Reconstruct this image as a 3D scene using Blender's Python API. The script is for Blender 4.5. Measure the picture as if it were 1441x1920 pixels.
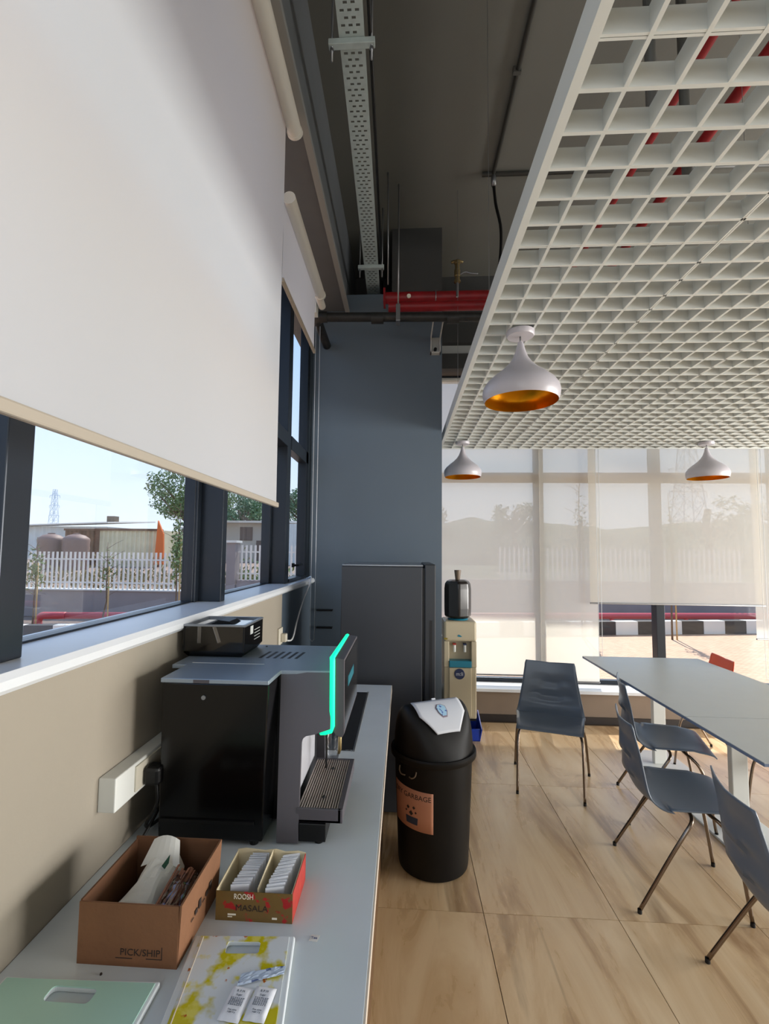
import bpy, bmesh, math, random
from mathutils import Vector, Matrix, noise
random.seed(7)
PI = math.pi
for o in list(bpy.data.objects): bpy.data.objects.remove(o)
S = bpy.context.scene
COL = S.collection

# ------------------------------------------------------------ camera
YAW, PITCH, ROLL = -5.85348183e-02, 6.97252500e-02, 1.05669213e-02
FPX, CX, CY = 894.143519, 702.811676, 969.262761
fw = Vector((math.sin(YAW)*math.cos(PITCH), math.cos(YAW)*math.cos(PITCH), math.sin(PITCH)))
rt0 = Vector((math.cos(YAW), -math.sin(YAW), 0)); up0 = rt0.cross(fw)
rt = rt0*math.cos(ROLL) + up0*math.sin(ROLL)
up = -rt0*math.sin(ROLL) + up0*math.cos(ROLL)
cd = bpy.data.cameras.new('camera'); cam = bpy.data.objects.new('camera', cd); COL.objects.link(cam)
cam.matrix_world = Matrix(((rt.x, up.x, -fw.x, 0), (rt.y, up.y, -fw.y, 0), (rt.z, up.z, -fw.z, 1.6), (0, 0, 0, 1)))
cd.sensor_fit = 'VERTICAL'; cd.sensor_height = 36.0; cd.lens = FPX*36.0/1920
cd.shift_x = (720.5-CX)/1920.0; cd.shift_y = (CY-960.0)/1920.0
cd.clip_start = .03; cd.clip_end = 800
S.camera = cam

# ------------------------------------------------------------ world, sun, daylight fill lamps, exposure
W = bpy.data.worlds.new('sky'); S.world = W; W.use_nodes = True
wn = W.node_tree.nodes; wl = W.node_tree.links
bg = wn['Background']
tcw = wn.new('ShaderNodeTexCoord'); sxyz = wn.new('ShaderNodeSeparateXYZ'); rampw = wn.new('ShaderNodeValToRGB')
wl.new(tcw.outputs['Generated'], sxyz.inputs[0]); wl.new(sxyz.outputs['Z'], rampw.inputs[0]); wl.new(rampw.outputs[0], bg.inputs[0])
cw = rampw.color_ramp; cw.elements[0].position = 0; cw.elements[0].color = (.80, .86, .92, 1); cw.elements[1].position = 1; cw.elements[1].color = (.24, .43, .86, 1)
e_ = cw.elements.new(.12); e_.color = (.70, .82, .96, 1)
e_ = cw.elements.new(.45); e_.color = (.42, .62, .96, 1)
bg.inputs[1].default_value = .72
sd = bpy.data.lights.new('sun', 'SUN'); sun = bpy.data.objects.new('sun', sd); COL.objects.link(sun)
sd.energy = 3.4; sd.angle = math.radians(.6); sd.color = (1, .93, .82)
SUN_EL, SUN_AZ = math.radians(52), math.radians(12)      # azimuth from +Y towards +X
sv = Vector((math.sin(SUN_AZ)*math.cos(SUN_EL), math.cos(SUN_AZ)*math.cos(SUN_EL), math.sin(SUN_EL)))
sun.rotation_euler = sv.to_track_quat('Z', 'Y').to_euler()

def area(name, loc, direction, sx, sy, power, color):     # fill lamps added to brighten the room, imitating daylight from unseen windows
    d = bpy.data.lights.new(name, 'AREA'); d.shape = 'RECTANGLE'; d.size = sx; d.size_y = sy; d.energy = power; d.color = color
    o = bpy.data.objects.new(name, d); COL.objects.link(o); o.location = loc
    o.rotation_euler = Vector(direction).to_track_quat('-Z', 'Y').to_euler()
    return o
area('daylight_fill_rear', (2.6, -4.6, 1.35), (0, 1, .0), 6.0, 2.2, 20, (.95, .97, 1))
area('daylight_fill_right', (7.6, 1.6, 1.35), (-1, 0, .0), 5.6, 2.2, 400, (1, .98, .95))
area('daylight_fill_left', (-.70, -2.2, 2.3), (1, .25, 0), 3.2, 2.0, 34, (.80, .90, 1))

S.view_settings.view_transform = 'Standard'; S.view_settings.look = 'None'
S.view_settings.exposure = 1.0; S.view_settings.gamma = 1; S.view_settings.use_curve_mapping = False

# ------------------------------------------------------------ materials
def lin(h):
    if not isinstance(h, str): return tuple(h)
    h = h.lstrip('#'); v = [int(h[i:i+2], 16)/255 for i in (0, 2, 4)]
    return tuple(x/12.92 if x <= .04045 else ((x+.055)/1.055)**2.4 for x in v)
def newmat(name):
    m = bpy.data.materials.new(name); m.use_nodes = True; nt = m.node_tree
    return m, nt, nt.nodes['Principled BSDF']
def node(nt, t, **kw):
    n = nt.nodes.new(t)
    for k, v in kw.items():
        if k in n.inputs: n.inputs[k].default_value = v
        else: setattr(n, k, v)
    return n
def mat(name, col, rough=.6, metal=0, var=0, scale=8, bump=0, bscale=60, spec=.5, coat=0, stretch=None, trans=0):
    m, nt, b = newmat(name); c = lin(col)
    b.inputs['Roughness'].default_value = rough; b.inputs['Metallic'].default_value = metal
    b.inputs['Specular IOR Level'].default_value = spec; b.inputs['Coat Weight'].default_value = coat
    b.inputs['Coat Roughness'].default_value = .08
    b.inputs['Transmission Weight'].default_value = trans
    b.inputs['Base Color'].default_value = (*c, 1)
    if var or bump:
        tc = node(nt, 'ShaderNodeTexCoord'); mp = node(nt, 'ShaderNodeMapping')
        if stretch: mp.inputs['Scale'].default_value = stretch
        nt.links.new(tc.outputs['Object'], mp.inputs[0])
    if var:
        n = node(nt, 'ShaderNodeTexNoise', Scale=scale, Detail=5.0); nt.links.new(mp.outputs[0], n.inputs['Vector'])
        r = node(nt, 'ShaderNodeValToRGB'); nt.links.new(n.outputs[0], r.inputs[0])
        r.color_ramp.elements[0].position = .3; r.color_ramp.elements[1].position = .7
        r.color_ramp.elements[0].color = (*[x*(1-var) for x in c], 1); r.color_ramp.elements[1].color = (*[min(1, x*(1+var*.6)) for x in c], 1)
        nt.links.new(r.outputs[0], b.inputs['Base Color'])
    if bump:
        n = node(nt, 'ShaderNodeTexNoise', Scale=bscale, Detail=4.0); nt.links.new(mp.outputs[0], n.inputs['Vector'])
        bp = node(nt, 'ShaderNodeBump', Strength=bump, Distance=.01); nt.links.new(n.outputs[0], bp.inputs['Height'])
        nt.links.new(bp.outputs[0], b.inputs['Normal'])
    return m
def splotch(name, base, spots, rough=.5, scale=(1, 1, 1)):
    """base colour with printed / stained spots: spots = [(colour, noise scale, lo, hi, offset)]"""
    m, nt, b = newmat(name); b.inputs['Roughness'].default_value = rough
    tc = node(nt, 'ShaderNodeTexCoord'); cur = None; bc = (*lin(base), 1)
    for col, sc, lo, hi, off in spots:
        mp = node(nt, 'ShaderNodeMapping'); mp.inputs['Location'].default_value = (off, off*.7, off*.3); mp.inputs['Scale'].default_value = scale
        nt.links.new(tc.outputs['Object'], mp.inputs[0])
        n = node(nt, 'ShaderNodeTexNoise', Scale=sc, Detail=4.0); nt.links.new(mp.outputs[0], n.inputs['Vector'])
        mr = node(nt, 'ShaderNodeMapRange'); mr.inputs[1].default_value = lo; mr.inputs[2].default_value = hi; nt.links.new(n.outputs[0], mr.inputs[0])
        mx = node(nt, 'ShaderNodeMix', data_type='RGBA'); nt.links.new(mr.outputs[0], mx.inputs[0])
        if cur: nt.links.new(cur, mx.inputs[6])
        else: mx.inputs[6].default_value = bc
        mx.inputs[7].default_value = (*lin(col), 1); cur = mx.outputs[2]
    nt.links.new(cur, b.inputs['Base Color'])
    return m
def glass(name, tint=(1, 1, 1), gloss=.06, rough=.02):
    m = bpy.data.materials.new(name); m.use_nodes = True; nt = m.node_tree
    for n in list(nt.nodes):
        if n.type != 'OUTPUT_MATERIAL': nt.nodes.remove(n)
    out = [n for n in nt.nodes][0]
    t = node(nt, 'ShaderNodeBsdfTransparent', Color=(*tint, 1)); g = node(nt, 'ShaderNodeBsdfGlossy', Roughness=rough)
    f = node(nt, 'ShaderNodeLayerWeight', Blend=.25); mr = node(nt, 'ShaderNodeMapRange'); mr.inputs[3].default_value = gloss*.5; mr.inputs[4].default_value = min(1, gloss*6)
    nt.links.new(f.outputs['Fresnel'], mr.inputs[0]); mx = node(nt, 'ShaderNodeMixShader')
    nt.links.new(mr.outputs[0], mx.inputs[0]); nt.links.new(t.outputs[0], mx.inputs[1]); nt.links.new(g.outputs[0], mx.inputs[2]); nt.links.new(mx.outputs[0], out.inputs[0])
    return m
def fabric(name, col, trans, openness, tcol=None):
    """roller-blind cloth: diffuse + translucent + a share of open weave"""
    m = bpy.data.materials.new(name); m.use_nodes = True; nt = m.node_tree
    for n in list(nt.nodes):
        if n.type != 'OUTPUT_MATERIAL': nt.nodes.remove(n)
    out = [n for n in nt.nodes][0]; c = lin(col)
    d = node(nt, 'ShaderNodeBsdfDiffuse', Color=(*c, 1)); t = node(nt, 'ShaderNodeBsdfTranslucent', Color=(*lin(tcol or col), 1))
    tr = node(nt, 'ShaderNodeBsdfTransparent', Color=(1, 1, 1, 1))
    a = node(nt, 'ShaderNodeMixShader'); a.inputs[0].default_value = trans; b = node(nt, 'ShaderNodeMixShader'); b.inputs[0].default_value = openness
    nt.links.new(d.outputs[0], a.inputs[1]); nt.links.new(t.outputs[0], a.inputs[2]); nt.links.new(a.outputs[0], b.inputs[1]); nt.links.new(tr.outputs[0], b.inputs[2]); nt.links.new(b.outputs[0], out.inputs[0])
    return m
def emit(name, col, strength):
    m, nt, b = newmat(name); b.inputs['Base Color'].default_value = (*lin(col), 1)
    b.inputs['Emission Color'].default_value = (*lin(col), 1); b.inputs['Emission Strength'].default_value = strength
    return m
def tile_material():
    m, nt, b = newmat('wood_look_tile'); b.inputs['Roughness'].default_value = .22; b.inputs['Specular IOR Level'].default_value = .5
    tc = node(nt, 'ShaderNodeTexCoord'); oi = node(nt, 'ShaderNodeObjectInfo')
    sc = node(nt, 'ShaderNodeMath', operation='MULTIPLY'); sc.inputs[1].default_value = 37; nt.links.new(oi.outputs['Random'], sc.inputs[0])
    cx = node(nt, 'ShaderNodeCombineXYZ'); nt.links.new(sc.outputs[0], cx.inputs[0]); nt.links.new(sc.outputs[0], cx.inputs[2])
    ad = node(nt, 'ShaderNodeVectorMath', operation='ADD'); nt.links.new(tc.outputs['Object'], ad.inputs[0]); nt.links.new(cx.outputs[0], ad.inputs[1])
    mp = node(nt, 'ShaderNodeMapping'); mp.inputs['Scale'].default_value = (3.2, .55, 1); mp.inputs['Rotation'].default_value = (0, 0, math.radians(4)); nt.links.new(ad.outputs[0], mp.inputs[0])
    n1 = node(nt, 'ShaderNodeTexNoise', Scale=1.6, Detail=8.0, Roughness=.62, Distortion=.9); nt.links.new(mp.outputs[0], n1.inputs['Vector'])
    r1 = node(nt, 'ShaderNodeValToRGB'); nt.links.new(n1.outputs[0], r1.inputs[0])
    cr = r1.color_ramp; cr.elements[0].position = .30; cr.elements[0].color = (*lin('#a4835f'), 1); cr.elements[1].position = .62; cr.elements[1].color = (*lin('#dec5a0'), 1)
    e = cr.elements.new(.46); e.color = (*lin('#cfb189'), 1)
    # dark veins
    mp2 = node(nt, 'ShaderNodeMapping'); mp2.inputs['Scale'].default_value = (5.5, .45, 1); mp2.inputs['Rotation'].default_value = (0, 0, math.radians(5)); nt.links.new(ad.outputs[0], mp2.inputs[0])
    n2 = node(nt, 'ShaderNodeTexNoise', Scale=1.0, Detail=6.0, Roughness=.55, Distortion=.6); nt.links.new(mp2.outputs[0], n2.inputs['Vector'])
    r2 = node(nt, 'ShaderNodeValToRGB'); nt.links.new(n2.outputs[0], r2.inputs[0]); q = r2.color_ramp
    q.elements[0].position = .60; q.elements[0].color = (0, 0, 0, 1); q.elements[1].position = .70; q.elements[1].color = (.62, .62, .62, 1)
    e = q.elements.new(.78); e.color = (.1, .1, .1, 1)
    mx = node(nt, 'ShaderNodeMix', data_type='RGBA'); nt.links.new(r2.outputs[0], mx.inputs[0]); nt.links.new(r1.outputs[0], mx.inputs[6]); mx.inputs[7].default_value = (*lin('#7d6247'), 1)
    nt.links.new(mx.outputs[2], b.inputs['Base Color'])
    rr = node(nt, 'ShaderNodeMapRange'); rr.inputs[3].default_value = .20; rr.inputs[4].default_value = .36; nt.links.new(n1.outputs[0], rr.inputs[0]); nt.links.new(rr.outputs[0], b.inputs['Roughness'])
    return m
def wavegrain(name, c1, c2, scale, direction='X', rough=.6, w=.5):
    m, nt, b = newmat(name); b.inputs['Roughness'].default_value = rough
    tc = node(nt, 'ShaderNodeTexCoord'); n = node(nt, 'ShaderNodeTexBrick', Scale=scale)
    n.inputs['Color1'].default_value = (*lin(c1), 1); n.inputs['Color2'].default_value = (*lin(c2), 1)
    n.inputs['Mortar'].default_value = (*[x*.6 for x in lin(c2)], 1); n.inputs['Mortar Size'].default_value = .02
    nt.links.new(tc.outputs['Object'], n.inputs['Vector']); nt.links.new(n.outputs[0], b.inputs['Base Color'])
    return m

M = dict(
    tile=tile_material(), grout=mat('tile_grout', '#5c4a38', .8), beige=mat('beige_wall_paint', '#968e80', .62, var=.05, scale=2, bump=.05),
    sill=mat('pale_sill_stone', '#d6dade', .28, var=.04, scale=6), grey=mat('grey_blue_wall_paint', '#5b6874', .45, var=.05, scale=1.5, bump=.04, bscale=20),
    bluewall=mat('slate_wall_paint', '#46535f', .55, var=.05), slab=mat('dark_ceiling_paint', '#696963', .6, var=.08, scale=1.5, bump=.08, bscale=30),
    beam=mat('dark_beam_paint', '#606468', .6, var=.05), lip=mat('grey_beam_lip', '#8b8c8a', .6), darkframe=mat('dark_aluminium_frame', '#1f262f', .32, .35, var=.08, scale=3),
    brown=mat('taupe_low_wall_paint', '#7c6c5c', .7, var=.05), base=mat('dark_skirting', '#241d1a', .5), white=mat('white_powder_coat', '#d9dbd6', .45),
    greywhite=mat('pale_plaster', '#b9bbb8', .7), gal=mat('galvanised_steel', '#bcc8c6', .5, .15, var=.08, scale=30),
    steel=mat('zinc_steel', '#8d8e90', .35, .8), conduit=mat('painted_conduit', '#4a4a46', .5), black=mat('black_plastic', '#09090a', .4, spec=.35),
    blackgloss=mat('gloss_black_panel', '#060607', .16, spec=.35), redpipe=mat('red_painted_pipe', '#8e1018', .45, var=.25, scale=14, bump=.1, bscale=40),
    blackpipe=mat('weathered_black_pipe', '#232220', .5, var=.5, scale=18, bump=.25, bscale=40), brass=mat('brass_valve', '#8a7a55', .35, .8),
    lampwhite=mat('matt_white_lamp_metal', '#b4b1b8', .32), gold=mat('gold_lamp_lining', '#c8860a', .28, .85),
    gridw=mat('white_grid_aluminium', '#cfd3d0', .4), blind=fabric('cream_blind_cloth', '#cacccb', .5, .0, '#d8d7d5'), sheer=fabric('sheer_blind_cloth', '#dddcd4', .64, .17, '#f2ede0'),
    blindrail=mat('beige_blind_rail', '#a29a8d', .5), tube=mat('cream_blind_tube', '#d8d5cc', .4), cord=mat('white_cord', '#d8dadb', .5),
    pane=glass('window_pane', (.97, .985, 1), .03), counter=mat('laminate_worktop', '#cdd6dc', .33, var=.05, scale=5), counteredge=mat('worktop_edge_band', '#cfc3b4', .45),
    cabinet=mat('wood_cabinet', '#6e5236', .5, var=.15, scale=6, stretch=(1, 1, 8)),
    fridge=mat('dark_grey_fridge_steel', '#3d4046', .4, .2, var=.04, scale=2), fridgedoor=mat('fridge_door_steel', '#383b40', .36, .3), fridgedark=mat('fridge_gap', '#15161a', .5),
    brushed=mat('brushed_aluminium', '#8e939a', .3, .75, var=.05, scale=40, stretch=(1, 20, 1)), machgrey=mat('grey_machine_panel', '#57545a', .45, .25),
    darkgrey=mat('dark_slot', '#1b1d21', .5), smoke=glass('smoked_hopper_plastic', (.30, .29, .28), .10, .05), green=emit('green_light_strip', '#00e48c', 1.0),
    screen=mat('gloss_display_glass', '#2b2722', .06, coat=1), teal=mat('teal_patch', '#0f6f80', .3), card=mat('brown_corrugated_card', '#7c5437', .75, var=.12, scale=10, bump=.1, bscale=90),
    cardin=mat('card_inside', '#6b472e', .8, var=.1, scale=12), ink=mat('dark_ink', '#2a1d18', .7), whiteink=mat('white_print', '#e9e2d0', .6),
    masala=splotch('olive_printed_card', '#6f5526', [('#a3161a', 32, .60, .635, 3.1), ('#5c4520', 18, .5, .9, 1)], .4), redcard=mat('red_printed_card', '#b03226', .45, var=.25, scale=60),
    cream=mat('cream_card_inside', '#d9cba9', .75), paper=mat('white_paper', '#dcdcd6', .7, var=.05, scale=20), paperb=mat('bluish_white_paper', '#e4e7ee', .6, var=.06, scale=40),
    stirrer=mat('brown_wooden_stirrer', '#8d5a40', .6, var=.2, scale=30), film=glass('clear_plastic_film', (.93, .93, .95), .22, .12),
    mint=mat('mint_green_board', '#a6cdc0', .3), rim=mat('white_board_rim', '#dfe6ea', .35),
    floral=splotch('white_board_with_yellow_print', '#d8dee2', [('#c6ba16', 13, .49, .56, 5.9), ('#d9cf5e', 30, .56, .66, 2.2), ('#b8600c', 42, .67, .70, 8.0)], .25),
    palereflect=mat('pale_splash_plate', '#c9c9d0', .22, .1), pier=mat('near_black_paint', '#3b3b3a', .6, var=.05), grillbar=mat('pale_grill_bar', '#b8aca4', .4, .3), toplate=mat('satin_top_plate', '#97a4b1', .34, .35, var=.05, scale=3),
    socket=mat('ivory_socket', '#cfc9b8', .4), shell=mat('grey_chair_shell', '#626d7a', .34), orange=mat('orange_chair_shell', '#dc4a10', .4),
    chrome=mat('chrome_tube', '#85776b', .2, 1.0), foot=mat('black_rubber_foot', '#0b0a0a', .7), table=mat('pale_laminate_table', '#b9bdb9', .35, var=.02), tableedge=mat('blue_grey_table_edge', '#6c7a92', .5),
    cream2=mat('ivory_dispenser_plastic', '#bdb196', .4), blueb=mat('blue_badge', '#16264e', .4), turq=mat('turquoise_plastic', '#11768f', .35), tubblue=mat('blue_plastic_tub', '#1c3fae', .4),
    jar=mat('dark_bottle_cover', '#1a1714', .25, coat=.3), brownk=mat('taupe_knob', '#6d5d4c', .5), binb=mat('black_bin_plastic', '#070606', .5, spec=.3), flap=mat('white_bin_flap', '#c9cdd4', .4),
    label=mat('pink_label_paper', '#b97f63', .6), cooktop=mat('black_glass_hob', '#0a0b0d', .05, coat=.6),
    # outdoors
    paver=wavegrain('peach_paver', '#c9a280', '#b98f6d', 5.0), soil=mat('dry_dusty_ground', '#8f7a6a', .9, var=.2, scale=1.5), asphalt=mat('mauve_asphalt', '#7d716c', .85, var=.12, scale=2),
    wallg=mat('grey_boundary_wall', '#8d8584', .85, var=.08, scale=2), picket=mat('white_picket', '#dcdad4', .6), kw=mat('white_kerb_paint', '#d8d8d2', .7), kb=mat('black_kerb_paint', '#3a3836', .7),
    redout=mat('sunbleached_red_pipe', '#b5424a', .5), bark=mat('grey_bark', '#6a5a4a', .9, var=.2), stake=mat('bamboo_stake', '#b9a070', .8),
    leaf=mat('tree_leaves', '#6f8450', .7, var=.35, scale=1.2), leaf2=mat('hill_leaves', '#5d7850', .7, var=.35, scale=.6), dry=mat('dry_weeds', '#8c8058', .8, var=.3, scale=2),
    rust=mat('rusty_corrugated_steel', '#76543c', .8, var=.35, scale=4), creamc=mat('cream_corrugated_steel', '#d6cdaa', .6, var=.15, scale=2), tank=mat('brown_water_tank', '#7a625a', .6),
    shedw=mat('white_shed_sheet', '#cfd4d2', .6, var=.08, scale=2), roofw=mat('white_roof_sheet', '#e2dfd8', .6), house=mat('pale_house_plaster', '#c8bfb2', .8, var=.06, scale=1), brownwin=mat('brown_window_sheet', '#7b6a60', .6),
    pylon=mat('hazed_pylon_steel', '#c4cdd6', .6), orangeout=mat('orange_tarp', '#d86a20', .7), hill=mat('dark_tree_belt', '#59634c', 1, var=.2, scale=.05))  # pylon steel paled in its colour to stand in for haze

# ------------------------------------------------------------ mesh helpers
class MB:
    def __init__(s): s.v = []; s.f = []; s.m = []; s.mi = 0
    def add(s, vs, fs):
        b = len(s.v); s.v += [Vector(p) for p in vs]; s.f += [tuple(i+b for i in f) for f in fs]; s.m += [s.mi]*len(fs); return s
    def box(s, x0, y0, z0, x1, y1, z1):
        return s.add([(x0, y0, z0), (x1, y0, z0), (x1, y1, z0), (x0, y1, z0), (x0, y0, z1), (x1, y0, z1), (x1, y1, z1), (x0, y1, z1)],
                     [(0, 3, 2, 1), (4, 5, 6, 7), (0, 1, 5, 4), (1, 2, 6, 5), (2, 3, 7, 6), (3, 0, 4, 7)])
    def prism(s, pts, ax, a, b):
        """polygon pts (2D) swept along axis ax from a to b"""
        def p(q, t):
            return {0: (t, q[0], q[1]), 1: (q[0], t, q[1]), 2: (q[0], q[1], t)}[ax]
        n = len(pts)
        return s.add([p(q, a) for q in pts]+[p(q, b) for q in pts],
                     [tuple(range(n)), tuple(range(2*n-1, n-1, -1))]+[(i, i+n, (i+1) % n+n, (i+1) % n) for i in range(n)])
    def tube(s, pts, r, n=10, caps=True, closed=False):
        pts = [Vector(p) for p in pts]; rs = r if isinstance(r, (list, tuple)) else [r]*len(pts); rings = []; prev = None
        N = len(pts)
        for i, p in enumerate(pts):
            if closed: d = (pts[(i+1) % N]-pts[i-1]).normalized()
            else: d = ((pts[min(i+1, N-1)]-pts[i]).normalized()+(pts[i]-pts[max(i-1, 0)]).normalized()).normalized()
            if prev is None: a = d.orthogonal().normalized()
            else:
                a = prev-d*prev.dot(d); a = a.normalized() if a.length > 1e-6 else d.orthogonal().normalized()
            prev = a; b = d.cross(a)
            rings.append([p+(a*math.cos(2*PI*k/n)+b*math.sin(2*PI*k/n))*rs[i] for k in range(n)])
        vs = [q for R in rings for q in R]; fs = []
        for i in range(N if closed else N-1):
            j = (i+1) % N
            for k in range(n): fs.append((i*n+k, i*n+(k+1) % n, j*n+(k+1) % n, j*n+k))
        if caps and not closed: fs += [tuple(range(n-1, -1, -1)), tuple(range((N-1)*n, N*n))]
        return s.add(vs, fs)
    def lathe(s, prof, c=(0, 0, 0), n=32, caps=True):
        vs = []; fs = []
        for r, z in prof:
            for k in range(n): vs.append((c[0]+r*math.cos(2*PI*k/n), c[1]+r*math.sin(2*PI*k/n), c[2]+z))
        for i in range(len(prof)-1):
            for k in range(n): fs.append((i*n+k, i*n+(k+1) % n, (i+1)*n+(k+1) % n, (i+1)*n+k))
        if caps:
            if prof[0][0] > 1e-5: fs.append(tuple(range(n-1, -1, -1)))
            if prof[-1][0] > 1e-5: fs.append(tuple(range((len(prof)-1)*n, len(prof)*n)))
        return s.add(vs, fs)
    def grid(s, fn, nu, nv):
        vs = [fn(i/nu, j/nv) for i in range(nu+1) for j in range(nv+1)]; w = nv+1
        return s.add(vs, [(i*w+j, (i+1)*w+j, (i+1)*w+j+1, i*w+j+1) for i in range(nu) for j in range(nv)])
    def xf(s, mtx):
        s.v = [mtx @ p for p in s.v]; return s
    def build(s, name, m, parent=None, smooth=False, bevel=0, solid=0, **tags):
        org = Vector(ORG.get(parent.name, (0, 0, 0))) if parent else None
        if parent is None:
            lo = [min(p[i] for p in s.v) for i in range(3)]; hi = [max(p[i] for p in s.v) for i in range(3)]
            org = Vector(((lo[0]+hi[0])/2, (lo[1]+hi[1])/2, lo[2]))
        me = bpy.data.meshes.new(name); me.from_pydata([p-org for p in s.v], [], s.f)
        ms = m if isinstance(m, (list, tuple)) else [m]
        for x in ms: me.materials.append(M[x] if isinstance(x, str) else x)
        if len(ms) > 1: me.polygons.foreach_set('material_index', s.m)
        bm = bmesh.new(); bm.from_mesh(me); bmesh.ops.recalc_face_normals(bm, faces=bm.faces); bm.to_mesh(me); bm.free()
        if smooth: me.polygons.foreach_set('use_smooth', [True]*len(me.polygons))
        o = bpy.data.objects.new(name, me); COL.objects.link(o)
        if parent: o.parent = parent
        else: o.location = org
        ORG[o.name] = tuple(org)
        if solid:
            k = o.modifiers.new('solid', 'SOLIDIFY'); k.thickness = solid; k.offset = 0
        if bevel:
            k = o.modifiers.new('bevel', 'BEVEL'); k.width = bevel; k.segments = 2; k.limit_method = 'ANGLE'; k.angle_limit = math.radians(35)
        if smooth is True and (bevel or solid) or smooth == 'auto':
            try:
                me.set_sharp_from_angle(angle=math.radians(38))
            except Exception: pass
        for k, v in tags.items(): o[k] = v
        return o
ORG = {}
def thing(name, label, cat, loc=(0, 0, 0), group=None, kind=None):
    o = bpy.data.objects.new(name, None); COL.objects.link(o); o.location = loc; o.empty_display_size = .1
    ORG[o.name] = tuple(loc)
    if label: o['label'] = label
    if cat: o['category'] = cat
    if group: o['group'] = group
    if kind: o['kind'] = kind
    return o
def tag(o, label, cat, group=None, kind=None):
    o['label'] = label; o['category'] = cat
    if group: o['group'] = group
    if kind: o['kind'] = kind
    return o
def struct(o): o['kind'] = 'structure'; return o
def box(*a): return MB().box(*a)
def arc(p0, p1, p2, n=8):
    """quadratic curve"""
    p0, p1, p2 = Vector(p0), Vector(p1), Vector(p2)
    return [p0*(1-t)**2+p1*2*t*(1-t)+p2*t*t for t in [i/n for i in range(n+1)]]
def smoothpath(pts, n=6):
    """Catmull-Rom through points"""
    P = [Vector(p) for p in pts]; out = []
    for i in range(len(P)-1):
        a, b, c, d = P[max(i-1, 0)], P[i], P[i+1], P[min(i+2, len(P)-1)]
        for k in range(n):
            t = k/n; out.append(.5*((2*b)+(c-a)*t+(2*a-5*b+4*c-d)*t*t+(3*b-a-3*c+d)*t**3))
    out.append(P[-1]); return out
def plate_with_hole(outer, inner, z0, z1, n=48):
    """star-shaped outer and inner 2D outlines around the inner centre"""
    cx = sum(p[0] for p in inner)/len(inner); cy = sum(p[1] for p in inner)/len(inner)
    def hit(poly, a):
        d = (math.cos(a), math.sin(a)); best = None
        for i in range(len(poly)):
            x1, y1 = poly[i][0]-cx, poly[i][1]-cy; x2, y2 = poly[(i+1) % len(poly)][0]-cx, poly[(i+1) % len(poly)][1]-cy
            den = d[0]*(y2-y1)-d[1]*(x2-x1)
            if abs(den) < 1e-12: continue
            t = (x1*(y2-y1)-y1*(x2-x1))/den; u = (x1*d[1]-y1*d[0])/den
            if t > 0 and -1e-6 <= u <= 1+1e-6 and (best is None or t < best): best = t
        return (cx+d[0]*best, cy+d[1]*best)
    angs = sorted(set([2*PI*k/n-PI for k in range(n)]+[math.atan2(p[1]-cy, p[0]-cx) for p in list(outer)+list(inner)]))
    O = [hit(outer, a) for a in angs]; I = [hit(inner, a) for a in angs]; k = len(angs)
    mb = MB(); mb.v = [Vector((*p, z)) for z in (z0, z1) for L in (O, I) for p in L]
    fs = []
    for i in range(k):
        j = (i+1) % k
        fs += [(i, j, k+j, k+i), (2*k+i, 2*k+j, 3*k+j, 3*k+i), (i, j, 2*k+j, 2*k+i), (k+i, k+j, 3*k+j, 3*k+i)]
    mb.f = fs; mb.m = [0]*len(fs); return mb
def rrect(cx, cy, w, h, r, n=5):
    out = []
    for qx, qy, a0 in ((1, 1, 0), (-1, 1, 90), (-1, -1, 180), (1, -1, 270)):
        for k in range(n+1):
            a = math.radians(a0+90*k/n); out.append((cx+qx*(w/2-r)+r*math.cos(a), cy+qy*(h/2-r)+r*math.sin(a)))
    return out
def text_mb(txt, size, extrude=.0004, font_scale_x=1.0, align='CENTER'):
    c = bpy.data.curves.new('t', 'FONT'); c.body = txt; c.size = size; c.extrude = extrude; c.align_x = align; c.align_y = 'CENTER'; c.resolution_u = 3
    o = bpy.data.objects.new('t', c); COL.objects.link(o)
    dg = bpy.context.evaluated_depsgraph_get(); dg.update()
    me = bpy.data.meshes.new_from_object(o.evaluated_get(dg)); mb = MB()
    mb.v = [Vector((v.co.x*font_scale_x, v.co.y, v.co.z)) for v in me.vertices]; mb.f = [tuple(p.vertices) for p in me.polygons]; mb.m = [0]*len(mb.f)
    bpy.data.objects.remove(o); bpy.data.meshes.remove(me); return mb
def frame_mtx(origin, xdir, ydir):
    x = Vector(xdir).normalized(); y = Vector(ydir).normalized(); z = x.cross(y)
    return Matrix(((x.x, y.x, z.x, origin[0]), (x.y, y.y, z.y, origin[1]), (x.z, y.z, z.z, origin[2]), (0, 0, 0, 1)))
def copy_tree(o, parent=None):
    c = o.copy(); COL.objects.link(c)
    if parent: c.parent = parent
    for ch in [k for k in bpy.data.objects if k.parent == o]: copy_tree(ch, c)
    return c

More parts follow.
